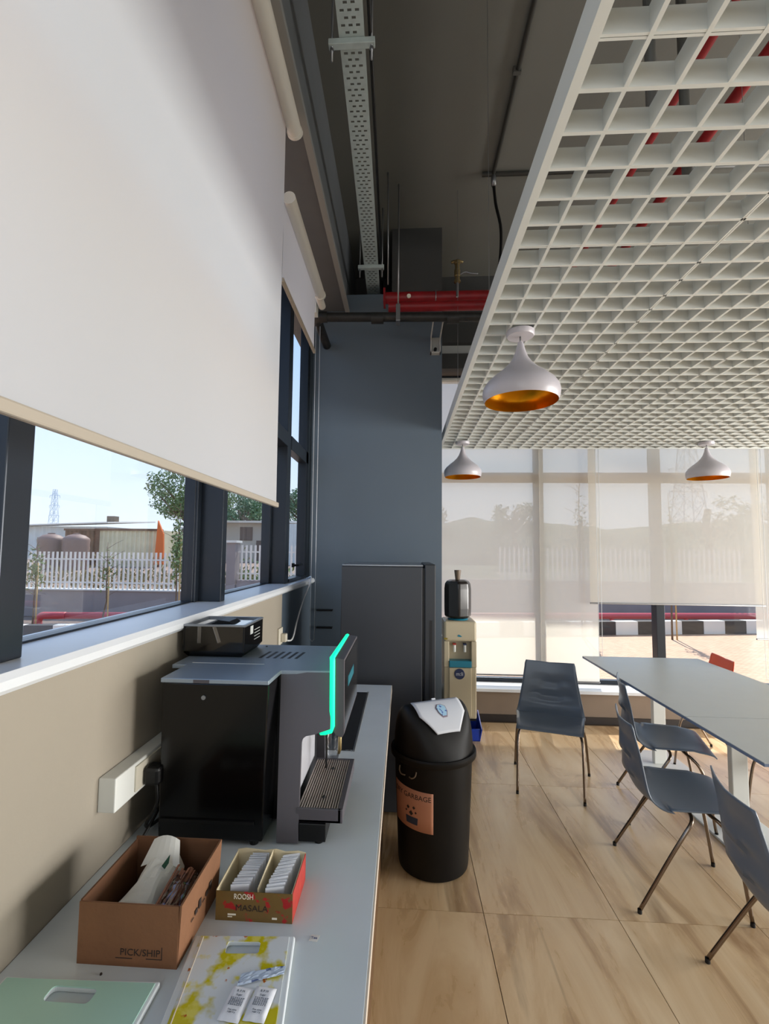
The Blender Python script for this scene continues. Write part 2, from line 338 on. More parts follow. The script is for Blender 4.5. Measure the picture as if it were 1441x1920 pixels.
# ============================================================ THE SETTING
XL, YB, ZC = -.75, 4.7, 4.38                # left wall face, back wall face, slab
fl = struct(box(-1.0, -5, -.06, 8, 5.0, -.006).build('floor', 'grout'))
TW, TL = .5845, 1.1965
X0, Y0 = .3676-2*TW, 2.2575-6*TL
tm = None
for i in range(0, 15):
    for j in range(0, 9):
        xa, ya = X0+i*TW, Y0+j*TL; xb, yb = xa+TW, ya+TL
        ya, yb, xa, xb = max(ya, -4.95), min(yb, 4.7), max(xa, -.75), min(xb, 7.95)
        if yb-ya < .05 or xb-xa < .05: continue
        full = abs(yb-ya-TL) < 1e-4 and abs(xb-xa-TW) < 1e-4; g = .0016
        if full and tm:
            o = bpy.data.objects.new('tile', tm); COL.objects.link(o); o.parent = fl; o.location = Vector((xa, ya, 0))-fl.location
        else:
            mb = box(g, g, -.0055, xb-xa-g, yb-ya-g, 0); me = bpy.data.meshes.new('tile'); me.from_pydata(mb.v, [], mb.f); me.materials.append(M['tile'])
            o = bpy.data.objects.new('tile', me); COL.objects.link(o); o.parent = fl; o.location = Vector((xa, ya, 0))-fl.location
            if full: tm = me
struct(box(-1.0, -5, ZC, 8, 5.1, ZC+.2).build('ceiling', 'slab'))
# left wall below the windows
struct(box(XL-.25, -5, 0, XL, 2.975, 1.325).build('wall_left', 'beige', bevel=.004))
struct(box(XL-.25, 2.977, 0, XL-.004, 3.95, 1.325).build('wall_left_far', 'bluewall'))
s_ = MB().prism([(XL-.25, 1.325), (XL+.012, 1.325), (XL+.022, 1.335), (XL+.022, 1.352), (XL+.012, 1.365), (XL-.25, 1.365)], 1, -5, 3.95)
struct(s_.build('trim_1', 'sill', smooth=False))
# perimeter beam above the left windows
bm_ = struct(MB().prism([(XL-.3, 3.65), (-.5, 3.65), (-.5, ZC), (XL-.3, ZC)], 1, -5, 4.7).build('wall_left_beam', 'beam'))
struct(box(-.503, -5, 3.625, -.468, 3.95, 3.658).build('trim_2', 'lip'))
# left window band: mullions, transoms, panes
GX = -.93
mull = [(-4.9, -4.82), (-3.72, -3.65), (-2.56, -2.49), (-1.40, -1.33), (-.24, -.17), (.914, .986), (2.090, 2.143), (3.245, 3.348)]
for k in range(len(mull)):
    y0, y1 = mull[k]
    ye = mull[k+1][0] if k+1 < len(mull) else 3.95
    w = thing('window_%d' % (k+1), None, None, (GX, (y0+ye)/2, 1.365), kind='structure')
    box(-.915, y0, 1.365, -.805, y1, 3.65).build('mullion', 'darkframe', w, bevel=.003)
    f = MB(); f.box(-.965, y1, 1.365, -.905, y1+.02, 3.65).box(-.965, ye-.04, 1.365, -.905, ye, 3.65).box(-.965, y1, 1.365, -.915, ye, 1.371).box(-.965, y1, 3.60, -.905, ye, 3.65)
    f.box(-.965, y0-.045, 1.365, -.915, y0, 3.65)
    if k < 7: f.build('frame', 'darkframe', w, bevel=.002)
    if k < 7: box(-.93, y1+.02, 1.371, -.924, ye-.04, 3.60).build('pane', 'pane', w)
    t = MB().box(-.915 if k < 7 else -.87, y1, 2.315, -.80, ye, 2.415).build('transom', 'darkframe', w, bevel=.003)
    if k == 7:
        box(-.87, 3.865, 1.385, -.80, ye, 3.62).build('frame', 'darkframe', w, bevel=.002)
        box(-.852, y1+.01, 1.39, -.846, 3.865, 3.60).build('pane', 'pane', w)
        box(-.87, y1, 3.58, -.80, ye, 3.65).build('frame', 'darkframe', w, bevel=.002)
        box(-.88, y1+.005, 1.366, -.80, ye-.085, 1.39).build('frame', 'darkframe', w, bevel=.002)
        h = box(-.80, 3.42, 1.47, -.785, 3.45, 1.50).build('window_handle', 'black', w)
        MB().tube([(-.79, 3.435, 1.485), (-.76, 3.45, 1.485), (-.755, 3.56, 1.49)], .008, 8).build('lever', 'black', h)
# column and nib wall at the back left
struct(box(-.775, 3.95, 0, .32, 4.7, 3.795).build('wall_back_column', 'grey'))
struct(box(-.107, 3.951, 3.795, .32, 4.7, ZC).build('wall_back_pier', 'pier'))
struct(box(-.85, 3.96, 0, -.777, 4.7, 3.65).build('wall_left_corner', 'bluewall'))
# back wall: low wall, sill, glazing, beam
struct(box(.32, 4.7, 0, 8, 4.76, .275).build('wall_back', 'brown'))
struct(box(.32, 4.685, 0, 8, 4.705, .062).build('baseboard_back', 'base'))
struct(box(.32, 4.665, .275, 8, 5.06, .305).build('trim_3', 'sill', bevel=.004))
struct(box(-1, 4.7, 3.695, 8, 5.0, ZC).build('wall_back_beam', 'pier'))
struct(box(-1, 4.78, 3.58, 8, 5.0, 3.695).build('trim_4', 'greywhite'))
struct(box(.32, 4.70, 3.425, 8, 5.0, 3.58).build('trim_5', 'pier'))
bmull = [.22, 1.375, 2.53, 3.685, 4.84, 5.995, 7.15, 8.3]
for k in range(7):
    x0, x1 = bmull[k]-.035, bmull[k]+.045; xe = bmull[k+1]-.035
    w = thing('window_%d' % (k+9), None, None, ((x0+xe)/2, 4.95, .305), kind='structure')
    if k: box(x0, 4.90, .305, x1, 5.0, 3.425).build('mullion', 'darkframe', w, bevel=.003)
    xa = max(x1, .32); xe_ = min(xe, 7.98)
    f = MB(); f.box(xa, 4.92, .305, xe_, 4.98, .345).box(xa, 4.92, 3.39, xe_, 4.98, 3.425).box(xa, 4.92, 2.31, xe_, 4.98, 2.41)
    f.build('frame', 'darkframe', w, bevel=.002)
    box(xa, 4.948, .345, xe_, 4.954, 3.39).build('pane', 'pane', w)
# unseen roof overhang, sized to keep sun off the upper back blinds
struct(box(-1.0, 5.0, 4.2, 12, 7.33, 4.45).build('roof_overhang', 'greywhite'))
# rest of the room (behind and right of the camera)
struct(box(-1.0, -5.2, 0, 8, -5, ZC).build('wall_rear', 'greywhite'))
struct(box(8, -5.2, 0, 8.2, 5.06, ZC).build('wall_right', 'greywhite'))

# ============================================================ BLINDS
def blind(label, axis, c, a, b, zt, zb, tube_r, m, off, wav=0, group=None, cords=True):
    """axis 'y': cloth in plane x=c running y a..b ; axis 'x': plane y=c running x a..b. off = tube offset into the room"""
    loc = (c, (a+b)/2, zb) if axis == 'y' else ((a+b)/2, c, zb)
    t = thing('roller_blind', label, 'blind', loc, group)
    P = (lambda u, z, d=0: (c+d, u, z)) if axis == 'y' else (lambda u, z, d=0: (u, c-d, z))
    def cloth(i, j):
        u = a+(b-a)*i; z = zt-(zt-zb)*j
        return P(u, z, wav*math.sin(i*9+j*2)*math.sin(j*3)*(.4+.6*j))
    MB().grid(cloth, 30, 24).build('cloth', m, t, smooth=True)
    MB().tube([P(a-.015, zt, off), P(b+.03, zt, off)], tube_r, 20).build('tube', 'tube', t, smooth='auto')
    MB().tube([P(b+.03, zt, off), P(b+.045, zt, off)], tube_r*1.12, 20).build('end_cap', 'tube', t, smooth='auto')
    if axis == 'y': box(c-.007, a-.003, zb-.018, c+.010, b+.006, zb+.004).build('bottom_rail', 'blindrail', t, bevel=.004)
    else: box(a-.003, c-.008, zb-.012, b+.003, c+.006, zb+.004).build('bottom_rail', 'steel', t, bevel=.003)
    return t
bl = blind('large cream roller blind nearest the camera, lowered over the left window band', 'y', -.552, -1.0, 2.045, 3.555, 1.80, .033, 'blind', .034, .004)
b2 = blind('smaller cream roller blind half-lowered beside the grey column', 'y', -.60, 2.22, 3.07, 3.33, 2.925, .032, 'blind', .03, .002)
MB().tube([(-.585, 3.08, 3.33), (-.585, 3.26, 3.33)], .026, 16).build('tube', 'tube', b2, smooth='auto')
b3 = blind('long sheer blind lowered behind the water dispenser', 'x', 4.835, .345, 1.365, 3.35, .40, .022, 'sheer', .02, .004)
b4 = blind('sheer blind lowered to the sill behind the chair facing the camera', 'x', 4.795, 1.346, 1.895, 3.35, .36, .022, 'sheer', .02, .006)
b5 = blind('wide sheer blind stopping above the table, with open window below it', 'x', 4.735, 1.80, 3.40, 3.35, 1.12, .022, 'sheer', .02, .003)
b6 = blind('sheer blind at the right edge of the picture, lower than its wide neighbour', 'x', 4.80, 3.36, 4.6, 3.35, .80, .022, 'sheer', .02, .003)
def loop_cord(parent, x, y, z0, z1, w, axis='x'):
    d = Vector((w, 0, 0)) if axis == 'x' else Vector((0, w, 0))
    p = Vector((x, y, 0)); pts = [p+Vector((0, 0, z0))]+[p+Vector((0, 0, z1+.02)), p+d*.5+Vector((0, 0, z1)), p+d+Vector((0, 0, z1+.02)), p+d+Vector((0, 0, z0))]
    MB().tube(pts, .0022, 6).build('pull_cord', 'cord', parent, smooth=True)
loop_cord(b2, -.672, 3.5, 3.30, .93, .032)
loop_cord(b5, 1.86, 4.70, 3.3, .55, .03)
loop_cord(b6, 3.36, 4.70, 3.3, .45, .035)
box(-.655, 3.225, 3.27, -.62, 3.30, 3.39).build('bracket', 'white', b2)

# ============================================================ CEILING SERVICES
# perforated cable tray
TY0, TY1 = 1.5, 4.55
def tray_x(y): return -.242-(y-1.83)*.0155
ct = thing('cable_tray', 'galvanised perforated cable tray hanging along the dark ceiling', 'cable tray', (tray_x(3), 3, 3.9))
mb = MB(); rows = int((TY1-TY0)/.0295); hw = .056
def q(x0, y0, x1, y1):
    mb.add([(tray_x(y0)+x0, y0, 3.9), (tray_x(y0)+x1, y0, 3.9), (tray_x(y1)+x1, y1, 3.9), (tray_x(y1)+x0, y1, 3.9)], [(0, 1, 2, 3)])
for r in range(rows):
    y = TY0+r*.0295; h0 = y+.0095; h1 = y+.0205; sl = .009
    cs = (-.033, 0, .033) if r % 2 == 0 else (-.0165, .0165)
    q(-hw, y, hw, h0); q(-hw, h1, hw, y+.0295); x = -hw
    for c in cs: q(x, h0, c-sl, h1); x = c+sl
    q(x, h0, hw, h1)
mb.build('tray_bottom', 'gal', ct, solid=.0015)
for sx in (-1, 1):
    m2 = MB(); m2.add([(tray_x(TY0)+sx*hw, TY0, 3.9), (tray_x(TY1)+sx*hw, TY1, 3.9), (tray_x(TY1)+sx*hw, TY1, 3.945), (tray_x(TY0)+sx*hw, TY0, 3.945)], [(0, 1, 2, 3)])
    m2.build('tray_side', 'gal', ct, solid=.0015)
for y in (1.99, 3.70):
    x = tray_x(y)
    h = box(x-.105, y-.015, 3.870, x+.105, y+.015, 3.898).build('support_strut', 'gal', ct, bevel=.002)
    for s in (-1, 1):
        MB().tube([(x+s*.09, y, 3.80), (x+s*.09, y, ZC)], .005, 8).build('threaded_rod', 'steel', h, smooth=True)
        MB().lathe([(.010, 0), (.010, .01)], (x+s*.09, y, 3.85), 6).build('nut', 'steel', h)
mc = MB().tube([(tray_x(TY0)+.083, TY0, 3.93), (tray_x(3)+.083, 3, 3.93), (tray_x(TY1)+.080, TY1, 3.93)], .009, 8)
tag(mc.build('black_cable', 'black', smooth=True), 'black cable running beside the perforated cable tray', 'cable')
# ceiling conduit with cross pipe and drooping black cable
cn = thing('conduit', 'dark painted conduit running along the ceiling to a cross pipe', 'conduit', (.64, 2.6, ZC-.02))
MB().tube([(.635, -3, ZC-.018), (.645, 3.35, ZC-.018)], .014, 12).build('long_pipe', 'conduit', cn, smooth=True)
MB().tube([(.565, 3.36, ZC-.018), (3.2, 3.36, ZC-.018)], .016, 12).build('cross_pipe', 'conduit', cn, smooth=True)
MB().tube([(.645, 3.36, ZC-.02), (.65, 3.37, ZC-.10)], .018, 12).build('coupling', 'steel', cn, smooth=True)
for y in (.6, 2.6): box(.615, y-.012, ZC-.036, .66, y+.012, ZC).build('pipe_clip', 'conduit', cn)
cb = MB().tube(smoothpath([(.648, 3.375, ZC-.03), (.665, 3.385, 4.16), (.70, 3.375, 3.95), (.69, 3.375, 3.70), (.645, 3.375, 3.45), (.64, 3.375, 3.0)]), .011, 10)
tag(cb.build('hanging_cable', 'black', smooth=True), 'thick black cable drooping from the ceiling conduit', 'cable')
# black drain pipe with elbow
dp = thing('drain_pipe', 'weathered black pipe crossing in front of the grey column', 'pipe', (-.2, 3.45, 3.33))
MB().tube([(-.60, 3.45, 3.347), (1.9, 3.45, 3.305)], .034, 18).build('pipe', 'blackpipe', dp, smooth='auto')
MB().tube(smoothpath([(-.58, 3.45, 3.347), (-.625, 3.45, 3.347), (-.655, 3.475, 3.345), (-.66, 3.52, 3.345)]), .041, 18).build('elbow', 'blackpipe', dp, smooth='auto')
MB().tube([(-.66, 3.51, 3.345), (-.66, 3.945, 3.345)], .034, 18).build('pipe', 'blackpipe', dp, smooth='auto')
for x in (-.20, .36): MB().tube([(x-.045, 3.45, 3.34-.0168*(x+.6)), (x+.045, 3.45, 3.338-.0168*(x+.6))], .042, 18).build('coupling', 'blackpipe', dp, smooth='auto')
cl = MB().tube([(-.0455+.04*math.cos(a), 3.45, 3.335+.04*math.sin(a)) for a in [0]]+[(-.0455, 3.45, 3.37)], .004, 6)
h = box(-.062, 3.405, 3.29, -.030, 3.495, 3.42).build('pipe_hanger', 'steel', dp, bevel=.004)
MB().tube([(-.046, 3.45, 3.4), (-.046, 3.45, ZC)], .006, 8).build('hanger_rod', 'steel', h, smooth=True)
MB().tube([(-.125, 3.50, 3.62), (-.125, 3.33, ZC)], .005, 8).build('hanger_rod', 'steel', h, smooth=True)
# twin red pipes
rp = thing('red_pipe', 'twin red sprinkler pipes above the black pipe', 'pipe', (.5, 3.62, 3.5))
MB().tube([(-.155, 3.66, 3.60), (2.4, 3.66, 3.60)], .045, 18).build('pipe', 'redpipe', rp, smooth='auto')
MB().tube([(-.122, 3.56, 3.475), (2.4, 3.56, 3.475)], .038, 18).build('pipe', 'redpipe', rp, smooth='auto')
box(-.165, 3.60, 3.545, -.15, 3.72, 3.655).build('end_plate', 'redpipe', rp)
MB().lathe([(.0, 0), (.016, .002), (.016, .012), (0, .014)], (0, 0, 0), 14).xf(Matrix.Translation((.035, 3.612, 3.585)) @ Matrix.Rotation(PI/2, 4, 'X')).build('plug', 'whiteink', rp, smooth='auto')
MB().tube([(.245+.044*0, 3.66+.048*math.cos(a), 3.60+.048*math.sin(a)) for a in [k*PI/8 for k in range(16)]], .004, 6, closed=True).build('pipe_clamp', 'steel', rp, smooth=True)
br = thing('pipe_bracket', 'white steel channel bracket fixed to the column top under the pipes', 'bracket', (.26, 3.8, 3.3))
MB().prism([(.222, 3.25), (.305, 3.25), (.305, 3.40), (.222, 3.40)], 1, 3.942, 3.9499).build('back_plate', 'greywhite', br)
MB().box(.222, 3.55, 3.365, .228, 3.945, 3.405).box(.298, 3.55, 3.365, .304, 3.945, 3.405).build('channel_arm', 'greywhite', br)
MB().box(.222, 3.90, 3.25, .230, 3.944, 3.40).box(.297, 3.90, 3.25, .305, 3.944, 3.40).box(.222, 3.90, 3.25, .305, 3.944, 3.262).build('channel_leg', 'greywhite', br)
MB().lathe([(.013, 0), (.013, .03)], (0, 0, 0), 8).xf(Matrix.Translation((.262, 3.94, 3.29)) @ Matrix.Rotation(PI/2, 4, 'X')).build('bolt', 'black', br)
vx, vy = .405, 3.60
vv = thing('ball_valve', 'small brass ball valve with lever on top of the red pipes', 'valve', (vx, vy, 3.60))
MB().lathe([(.010, -.10), (.010, .03)], (vx, vy-.04, 3.645), 12).build('nipple', 'steel', vv, smooth='auto')
MB().lathe([(.016, 0), (.026, .006), (.026, .018), (.020, .022), (.020, .05), (.024, .055), (.024, .10), (.018, .105), (.018, .15), (.024, .155), (.024, .17)], (vx, vy-.04, 3.655), 16).build('valve_body', 'brass', vv, smooth='auto')
MB().tube([(vx-.045, vy-.04, 3.82), (vx+.005, vy-.04, 3.835), (vx+.045, vy-.04, 3.82)], .011, 8).build('tee_handle', 'brass', vv, smooth=True)
MB().tube(smoothpath([(vx+.02, vy-.045, 3.72), (vx+.06, vy-.05, 3.735), (vx+.10, vy-.05, 3.725), (vx+.155, vy-.05, 3.72)]), .007, 8).build('lever', 'steel', vv, smooth=True)
# red pipes and ducts above the grid
for x, lab in ((1.365, 'red pipe above the white ceiling grid, nearer the grid edge'), (1.675, 'red pipe above the white ceiling grid, farther from the grid edge')):
    tag(MB().tube([(x, .3, 3.92), (x, 4.6, 3.92)], .03, 14).build('sprinkler_pipe', 'redpipe', smooth='auto'), lab, 'pipe')
# suspension wires of the grid
# ============================================================ GRID CEILING
GZ, CELL = 2.6, .1075
gx0, gy0 = .366, .886-7*CELL
nx, ny = 42, 42
gc = thing('grid_ceiling', 'white open-cell grid ceiling raft over the dining area', 'ceiling raft', (2.5, 2.3, GZ))
gx1, gy1 = gx0+nx*CELL, gy0+ny*CELL
lb = None
for i in range(1, nx+1):                                        # long bars
    x = gx0+i*CELL; seam = (i % 6 == 0)
    mb = MB()
    if seam: mb.box(-.0065, 0, 0, -.0008, gy1-gy0, .054).box(.0008, 0, 0, .0065, gy1-gy0, .054)
    else: mb.box(-.005, 0, .0005, .005, gy1-gy0, .056)
    mb.xf(Matrix.Translation((x, gy0, GZ))).build('long_bar', 'gridw', gc)
for j in range(0, ny+1):
    y = gy0+j*CELL; seam = ((j-7-12) % 6 == 0); mb = MB()
    if seam: mb.box(gx0, y-.0065, GZ+.001, gx1, y-.0008, GZ+.0555).box(gx0, y+.0008, GZ+.001, gx1, y+.0065, GZ+.0555)
    else: mb.box(gx0, y-.005, GZ, gx1, y+.005, GZ+.0565)
    mb.build('cross_bar', 'gridw', gc)
MB().prism([(.352, GZ-.003), (.376, GZ-.003), (.376, GZ+.004), (.356, GZ+.004), (.356, GZ+.078), (.352, GZ+.078)], 1, gy0-.01, gy1+.01).build('edge_trim', 'gridw', gc)
box(.352, gy1+.006, GZ-.003, gx1, gy1+.010, GZ+.078).build('edge_trim', 'gridw', gc)
for x in (.40, 1.6, 2.8):
    for y in (.9, 2.2, 3.5):
        MB().tube([(x+.005, y+.03, GZ+.05), (x+.005, y+.03, ZC)], .0012, 5).build('suspension_wire', 'steel', gc)
for x, y, l in ((.93, 1.35, 'dark pipe drop above the ceiling grid, nearest the camera by the grid edge'), (.93, 1.75, 'dark pipe drop above the ceiling grid, behind the nearest one by the grid edge'), (1.2, 2.0, 'dark pipe drop above the ceiling grid, beside the nearer red pipe'), (2.0, 1.9, 'dark pipe drop above the ceiling grid, right of both red pipes')):
    tag(MB().tube([(x, y, 3.2), (x, y, ZC)], .02, 10).build('drop_rod', 'conduit', smooth=True), l, 'pipe', 'dark drops above the ceiling grid')

# ============================================================ PENDANTS
def pendant(loc, label):
    t = thing('pendant_lamp', label, 'lamp', loc, 'pendant lamps')
    c = loc
    MB().lathe([(0, 0), (.062, 0), (.062, -.018), (.058, -.024), (0, -.024)], c, 32).build('canopy', 'lampwhite', t, smooth='auto')
    MB().lathe([(.004, -.02), (.004, -.06)], c, 8).build('stem', 'steel', t, smooth=True)
    z0 = -.05
    prof = [(.012, z0), (.015, z0-.012), (.022, z0-.04), (.033, z0-.07), (.052, z0-.10), (.082, z0-.13), (.118, z0-.158), (.148, z0-.185), (.166, z0-.212), (.170, z0-.235), (.166, z0-.262), (.160, z0-.275)]
    MB().lathe(prof, c, 48, caps=False).build('shade', 'lampwhite', t, smooth=True)
    inn = [(max(r-.004, .004), z+(-.002 if k < 9 else .0)) for k, (r, z) in enumerate(prof)]
    inn[-1] = (.160, z0-.2752)
    MB().lathe(inn, c, 48, caps=False).build('shade_lining', 'gold', t, smooth=True)
    MB().lathe([(.0, -.10), (.018, -.10), (.018, -.16), (.0, -.165)], c, 16).build('lamp_holder', 'gold', t, smooth='auto')
    return t
pendant((.528, 2.143, GZ), 'white pendant lamp with gold lining, nearest and largest of the three')
pendant((.542, 4.36, GZ), 'small white and gold pendant lamp beside the grey column')
pendant((2.72, 4.40, GZ), 'white and gold pendant lamp hanging above the table end by the back blinds')

# ============================================================ COUNTER
ctop = thing('counter', 'long pale laminate counter under the left windows', 'counter', (-.40, 1.2, 0))
MB().prism([(XL+.001, .765), (-.062, .765), (-.062, .80), (XL+.001, .80)], 1, -.6, 2.90).build('worktop', 'counter', ctop, bevel=.001)
box(-.062, -.6, .763, -.058, 2.90, .7995).build('edge_band', 'counteredge', ctop)
box(XL+.002, -.5, 0, -.10, 2.88, .765).build('cabinet', 'cabinet', ctop, bevel=.002)
hb = thing('hob', 'black glass hob set in the counter behind the coffee machine', 'hob', (-.38, 2.34, .80))
box(-.60, 1.955, .7995, -.193, 2.735, .804).build('glass_top', 'cooktop', hb, bevel=.002)
MB().box(-.193, 1.95, .7995, -.186, 2.74, .8055).build('steel_rim', 'steel', hb)

# ============================================================ FRIDGE
fr = thing('refrigerator', 'dark grey refrigerator standing side-on at the end of the counter', 'refrigerator', (-.1, 3.3, 0))
box(-.384, 3.0, .02, .125, 3.60, 1.50).build('cabinet', 'fridge', fr, bevel=.006)
box(-.38, 3.003, 1.50, .128, 3.597, 1.512).build('top_panel', 'brushed', fr, bevel=.003)
box(.125, 3.01, .04, .138, 3.59, 1.49).build('door_gasket', 'fridgedark', fr)
box(.138, 2.997, .55, .205, 3.603, 1.515).build('upper_door', 'fridgedoor', fr, bevel=.006)
d2 = box(.138, 2.997, .03, .205, 3.603, .54).build('lower_door', 'fridgedoor', fr, bevel=.006)
box(.168, 2.9955, .70, .184, 3.0, 1.17).build('handle_recess', 'fridgedark', fr)
for x in (-.34, .09):
    for y in (3.04, 3.56): MB().lathe([(.02, 0), (.02, .022)], (x, y, 0), 12).build('foot', 'black', fr)

# ============================================================ COFFEE MACHINE
cm = thing('coffee_machine', 'black and silver automatic coffee machine with a green light strip', 'coffee machine', (-.45, 1.55, .8))
MB().prism([(-.660, .815), (-.372, .815), (-.364, 1.228), (-.664, 1.228)], 1, 1.318, 1.435).build('side_module', 'blackgloss', cm, bevel=.004)
box(-.665, 1.435, .812, -.36, 1.80, 1.228).build('rear_body', 'black', cm, bevel=.003)
box(-.655, 1.312, .86, -.395, 1.32, .868).build('panel_ridge', 'black', cm)
MB().lathe([(.006, 0), (.006, .004)], (0, 0, 0), 12).xf(Matrix.Translation((-.545, 1.318, 1.19)) @ Matrix.Rotation(PI/2, 4, 'X')).build('lock', 'brushed', cm)
box(-.575, 1.314, 1.229, -.53, 1.32, 1.238).build('latch', 'machgrey', cm)
# silver side and head: C-shaped profile, near face leaning out towards the bottom
def cface(side):
    outer = [(-.338, .805), (-.279, .805), (-.286, 1.045)]+[(-.286+.02*(1-math.cos(a)), 1.045+.022*math.sin(a)) for a in [PI/8*k for k in range(1, 5)]]+[(-.250, 1.070), (-.205, 1.085), (-.205, 1.235), (-.36, 1.235)]
    m_ = MB(); ny_ = lambda z: 1.335+(z-.8)/.435*.10
    n = len(outer)
    if side: vs = [(x, ny_(z), z) for x, z in outer]+[(x, ny_(z)+.012, z) for x, z in outer]
    else: vs = [(x, 1.79, z) for x, z in outer]+[(x, 1.80, z) for x, z in outer]
    m_.add(vs, [tuple(range(n)), tuple(range(2*n-1, n-1, -1))]+[(i, i+n, (i+1) % n+n, (i+1) % n) for i in range(n)])
    return m_
cface(True).build('side_panel', 'machgrey', cm)
cface(False).build('side_panel', 'machgrey', cm)
box(-.36, 1.45, .815, -.31, 1.79, 1.225).build('core', 'darkgrey', cm)
box(-.31, 1.46, 1.10, -.21, 1.79, 1.225).build('head', 'machgrey', cm)
box(-.309, 1.44, .89, -.300, 1.69, 1.10).build('splash_plate', 'palereflect', cm)  # steel plate coloured pale, standing in for the white things it reflects
tp = MB().prism([(-.668, 1.315), (-.364, 1.315), (-.360, 1.432), (-.205, 1.438), (-.205, 1.805), (-.715, 1.805), (-.712, 1.47), (-.668, 1.47)], 2, 1.228, 1.240).build('top_plate', 'toplate', cm, bevel=.002)
for k in range(6):
    x = -.475+k*.024
    MB().add([(x, 1.585, 1.2402), (x+.010, 1.585, 1.2402), (x+.018, 1.685, 1.2402), (x+.008, 1.685, 1.2402)], [(0, 1, 2, 3)]).build('vent_slot', 'darkgrey', tp, solid=.0006)
MB().lathe([(.004, 0), (.004, .002)], (-.50, 1.77, 1.24), 8).build('screw', 'darkgrey', tp)
box(-.66, 1.498, 1.2398, -.43, 1.501, 1.2408).build('lid_seam', 'white', tp)
# spout, pole
MB().tube([(-.245, 1.60, 1.15), (-.245, 1.60, .89)], .0035, 8).build('front_pole', 'black', cm)
sp = box(-.212, 1.56, 1.045, -.188, 1.62, 1.15).build('spout', 'black', cm, bevel=.004)
MB().tube([(-.2, 1.59, 1.05), (-.2, 1.59, .955), (-.203, 1.59, .94)], [.006, .006, .004], 10).build('steam_tube', 'brass', sp, smooth=True)
# drip tray
dt = MB()
dt.box(-.288, 1.352, .853, -.165, 1.360, .889).box(-.288, 1.668, .853, -.165, 1.676, .889).box(-.173, 1.352, .853, -.160, 1.676, .889).box(-.288, 1.352, .853, -.165, 1.676, .860)
dt = dt.build('drip_tray', 'machgrey', cm, bevel=.001)
for k in range(16):
    x = -.285+k*.0071
    box(x, 1.36, .880, x+.0037, 1.668, .887).build('grill_bar', 'grillbar', dt)
box(-.288, 1.36, .861, -.173, 1.668, .868).build('tray_well', 'black', dt)
for y in (1.42, 1.60): MB().lathe([(.006, 0), (.004, .004)], (-.222, y, .887), 10).build('knob', 'black', dt)
box(-.279, 1.345, .806, -.205, 1.66, .853).build('tray_base', 'black', cm, bevel=.002)
for x, y in ((-.64, 1.34), (-.40, 1.34), (-.225, 1.36), (-.225, 1.64), (-.64, 1.76), (-.40, 1.76)): MB().lathe([(.012, 0), (.014, .014)], (x, y, .80), 12).build('foot', 'black', cm)
# display panel
dpn = MB().prism([(-.200, 1.075), (-.190, 1.060), (-.172, 1.056), (-.166, 1.068), (-.168, 1.280), (-.200, 1.284)], 1, 1.418, 1.80).build('display_housing', 'machgrey', cm, bevel=.002)
box(-.1662, 1.50, 1.18, -.1650, 1.66, 1.21).build('screen_mark', 'teal', dpn)  # plain teal patch on the display
MB().add([(-.1655, 1.424, 1.075), (-.1655, 1.794, 1.075), (-.1665, 1.794, 1.274), (-.1665, 1.424, 1.274)], [(0, 1, 2, 3)]).build('screen', 'screen', dpn)
MB().tube([(-.204, 1.80, 1.280), (-.204, 1.416, 1.284), (-.203, 1.414, 1.275), (-.201, 1.414, 1.09), (-.206, 1.414, 1.076), (-.222, 1.417, 1.071), (-.236, 1.42, 1.069)], .0080, 8).build('light_strip', 'green', cm, smooth=True)
# bean hopper
hp = thing('bean_hopper', 'smoked transparent bean hopper on top of the coffee machine', 'bean hopper', (-.62, 1.68, 1.24))
x0, x1, y0, y1, z0, z1 = -.728, -.520, 1.575, 1.775, 1.2405, 1.345
def shell4(a, b, th, inset):
    m_ = MB()
    m_.add([(x0+inset, y0+inset, a), (x1-inset, y0+inset, a), (x1-inset, y1-inset, a), (x0+inset, y1-inset, a), (x0, y0, a+.018), (x1, y0, a+.018), (x1, y1, a+.018), (x0, y1, a+.018), (x0, y0, b), (x1, y0, b), (x1, y1, b), (x0, y1, b)],
           [(0, 1, 5, 4), (1, 2, 6, 5), (2, 3, 7, 6), (3, 0, 4, 7), (4, 5, 9, 8), (5, 6, 10, 9), (6, 7, 11, 10), (7, 4, 8, 11)])
    return m_
shell4(z0, z1, 0, .014).build('hopper_walls', 'smoke', hp, solid=.002)
box(x0+.014, y0+.014, z0, x1-.014, y1-.014, z0+.006).build('hopper_base', 'black', hp)
m_ = MB(); m_.box(x0-.002, y0-.002, z1-.004, x1+.002, y0+.008, z1+.002).box(x0-.002, y1-.008, z1-.004, x1+.002, y1+.002, z1+.002).box(x0-.002, y0+.008, z1-.004, x0+.008, y1-.008, z1+.002).box(x1-.008, y0+.008, z1-.004, x1+.002, y1-.008, z1+.002)
m_.build('hopper_rim', 'brushed', hp)
ld = box(x0+.008, y0+.008, z1-.010, x1-.008, y1-.008, z1-.004).build('hopper_lid', 'screen', hp)
MB().prism([(x0+.07, z1-.004), (x0+.15, z1-.004), (x0+.135, z1+.006), (x0+.10, z1+.010)], 1, y0+.05, y0+.13).build('lid_grip', 'black', ld)
box(x0+.002, y0-.0015, z0+.018, x0+.006, y0+.001, z1).build('corner_edge', 'black', hp); box(x1-.006, y0-.0015, z0+.018, x1-.001, y0+.001, z1).build('corner_edge', 'black', hp)
for xa, tilt in ((x0+.055, 0), (x0+.105, .35)):
    MB().box(-.006, -.001, -.055, .006, .001, 0).xf(Matrix.Translation((xa, y0-.002, z1-.004)) @ Matrix.Rotation(-tilt, 4, 'Y')).build('tape_strip', 'film', hp)
box(x1+.0005, y0+.055, z1-.038, x1+.0015, y0+.085, z1-.010).build('sticker', 'greywhite', hp)
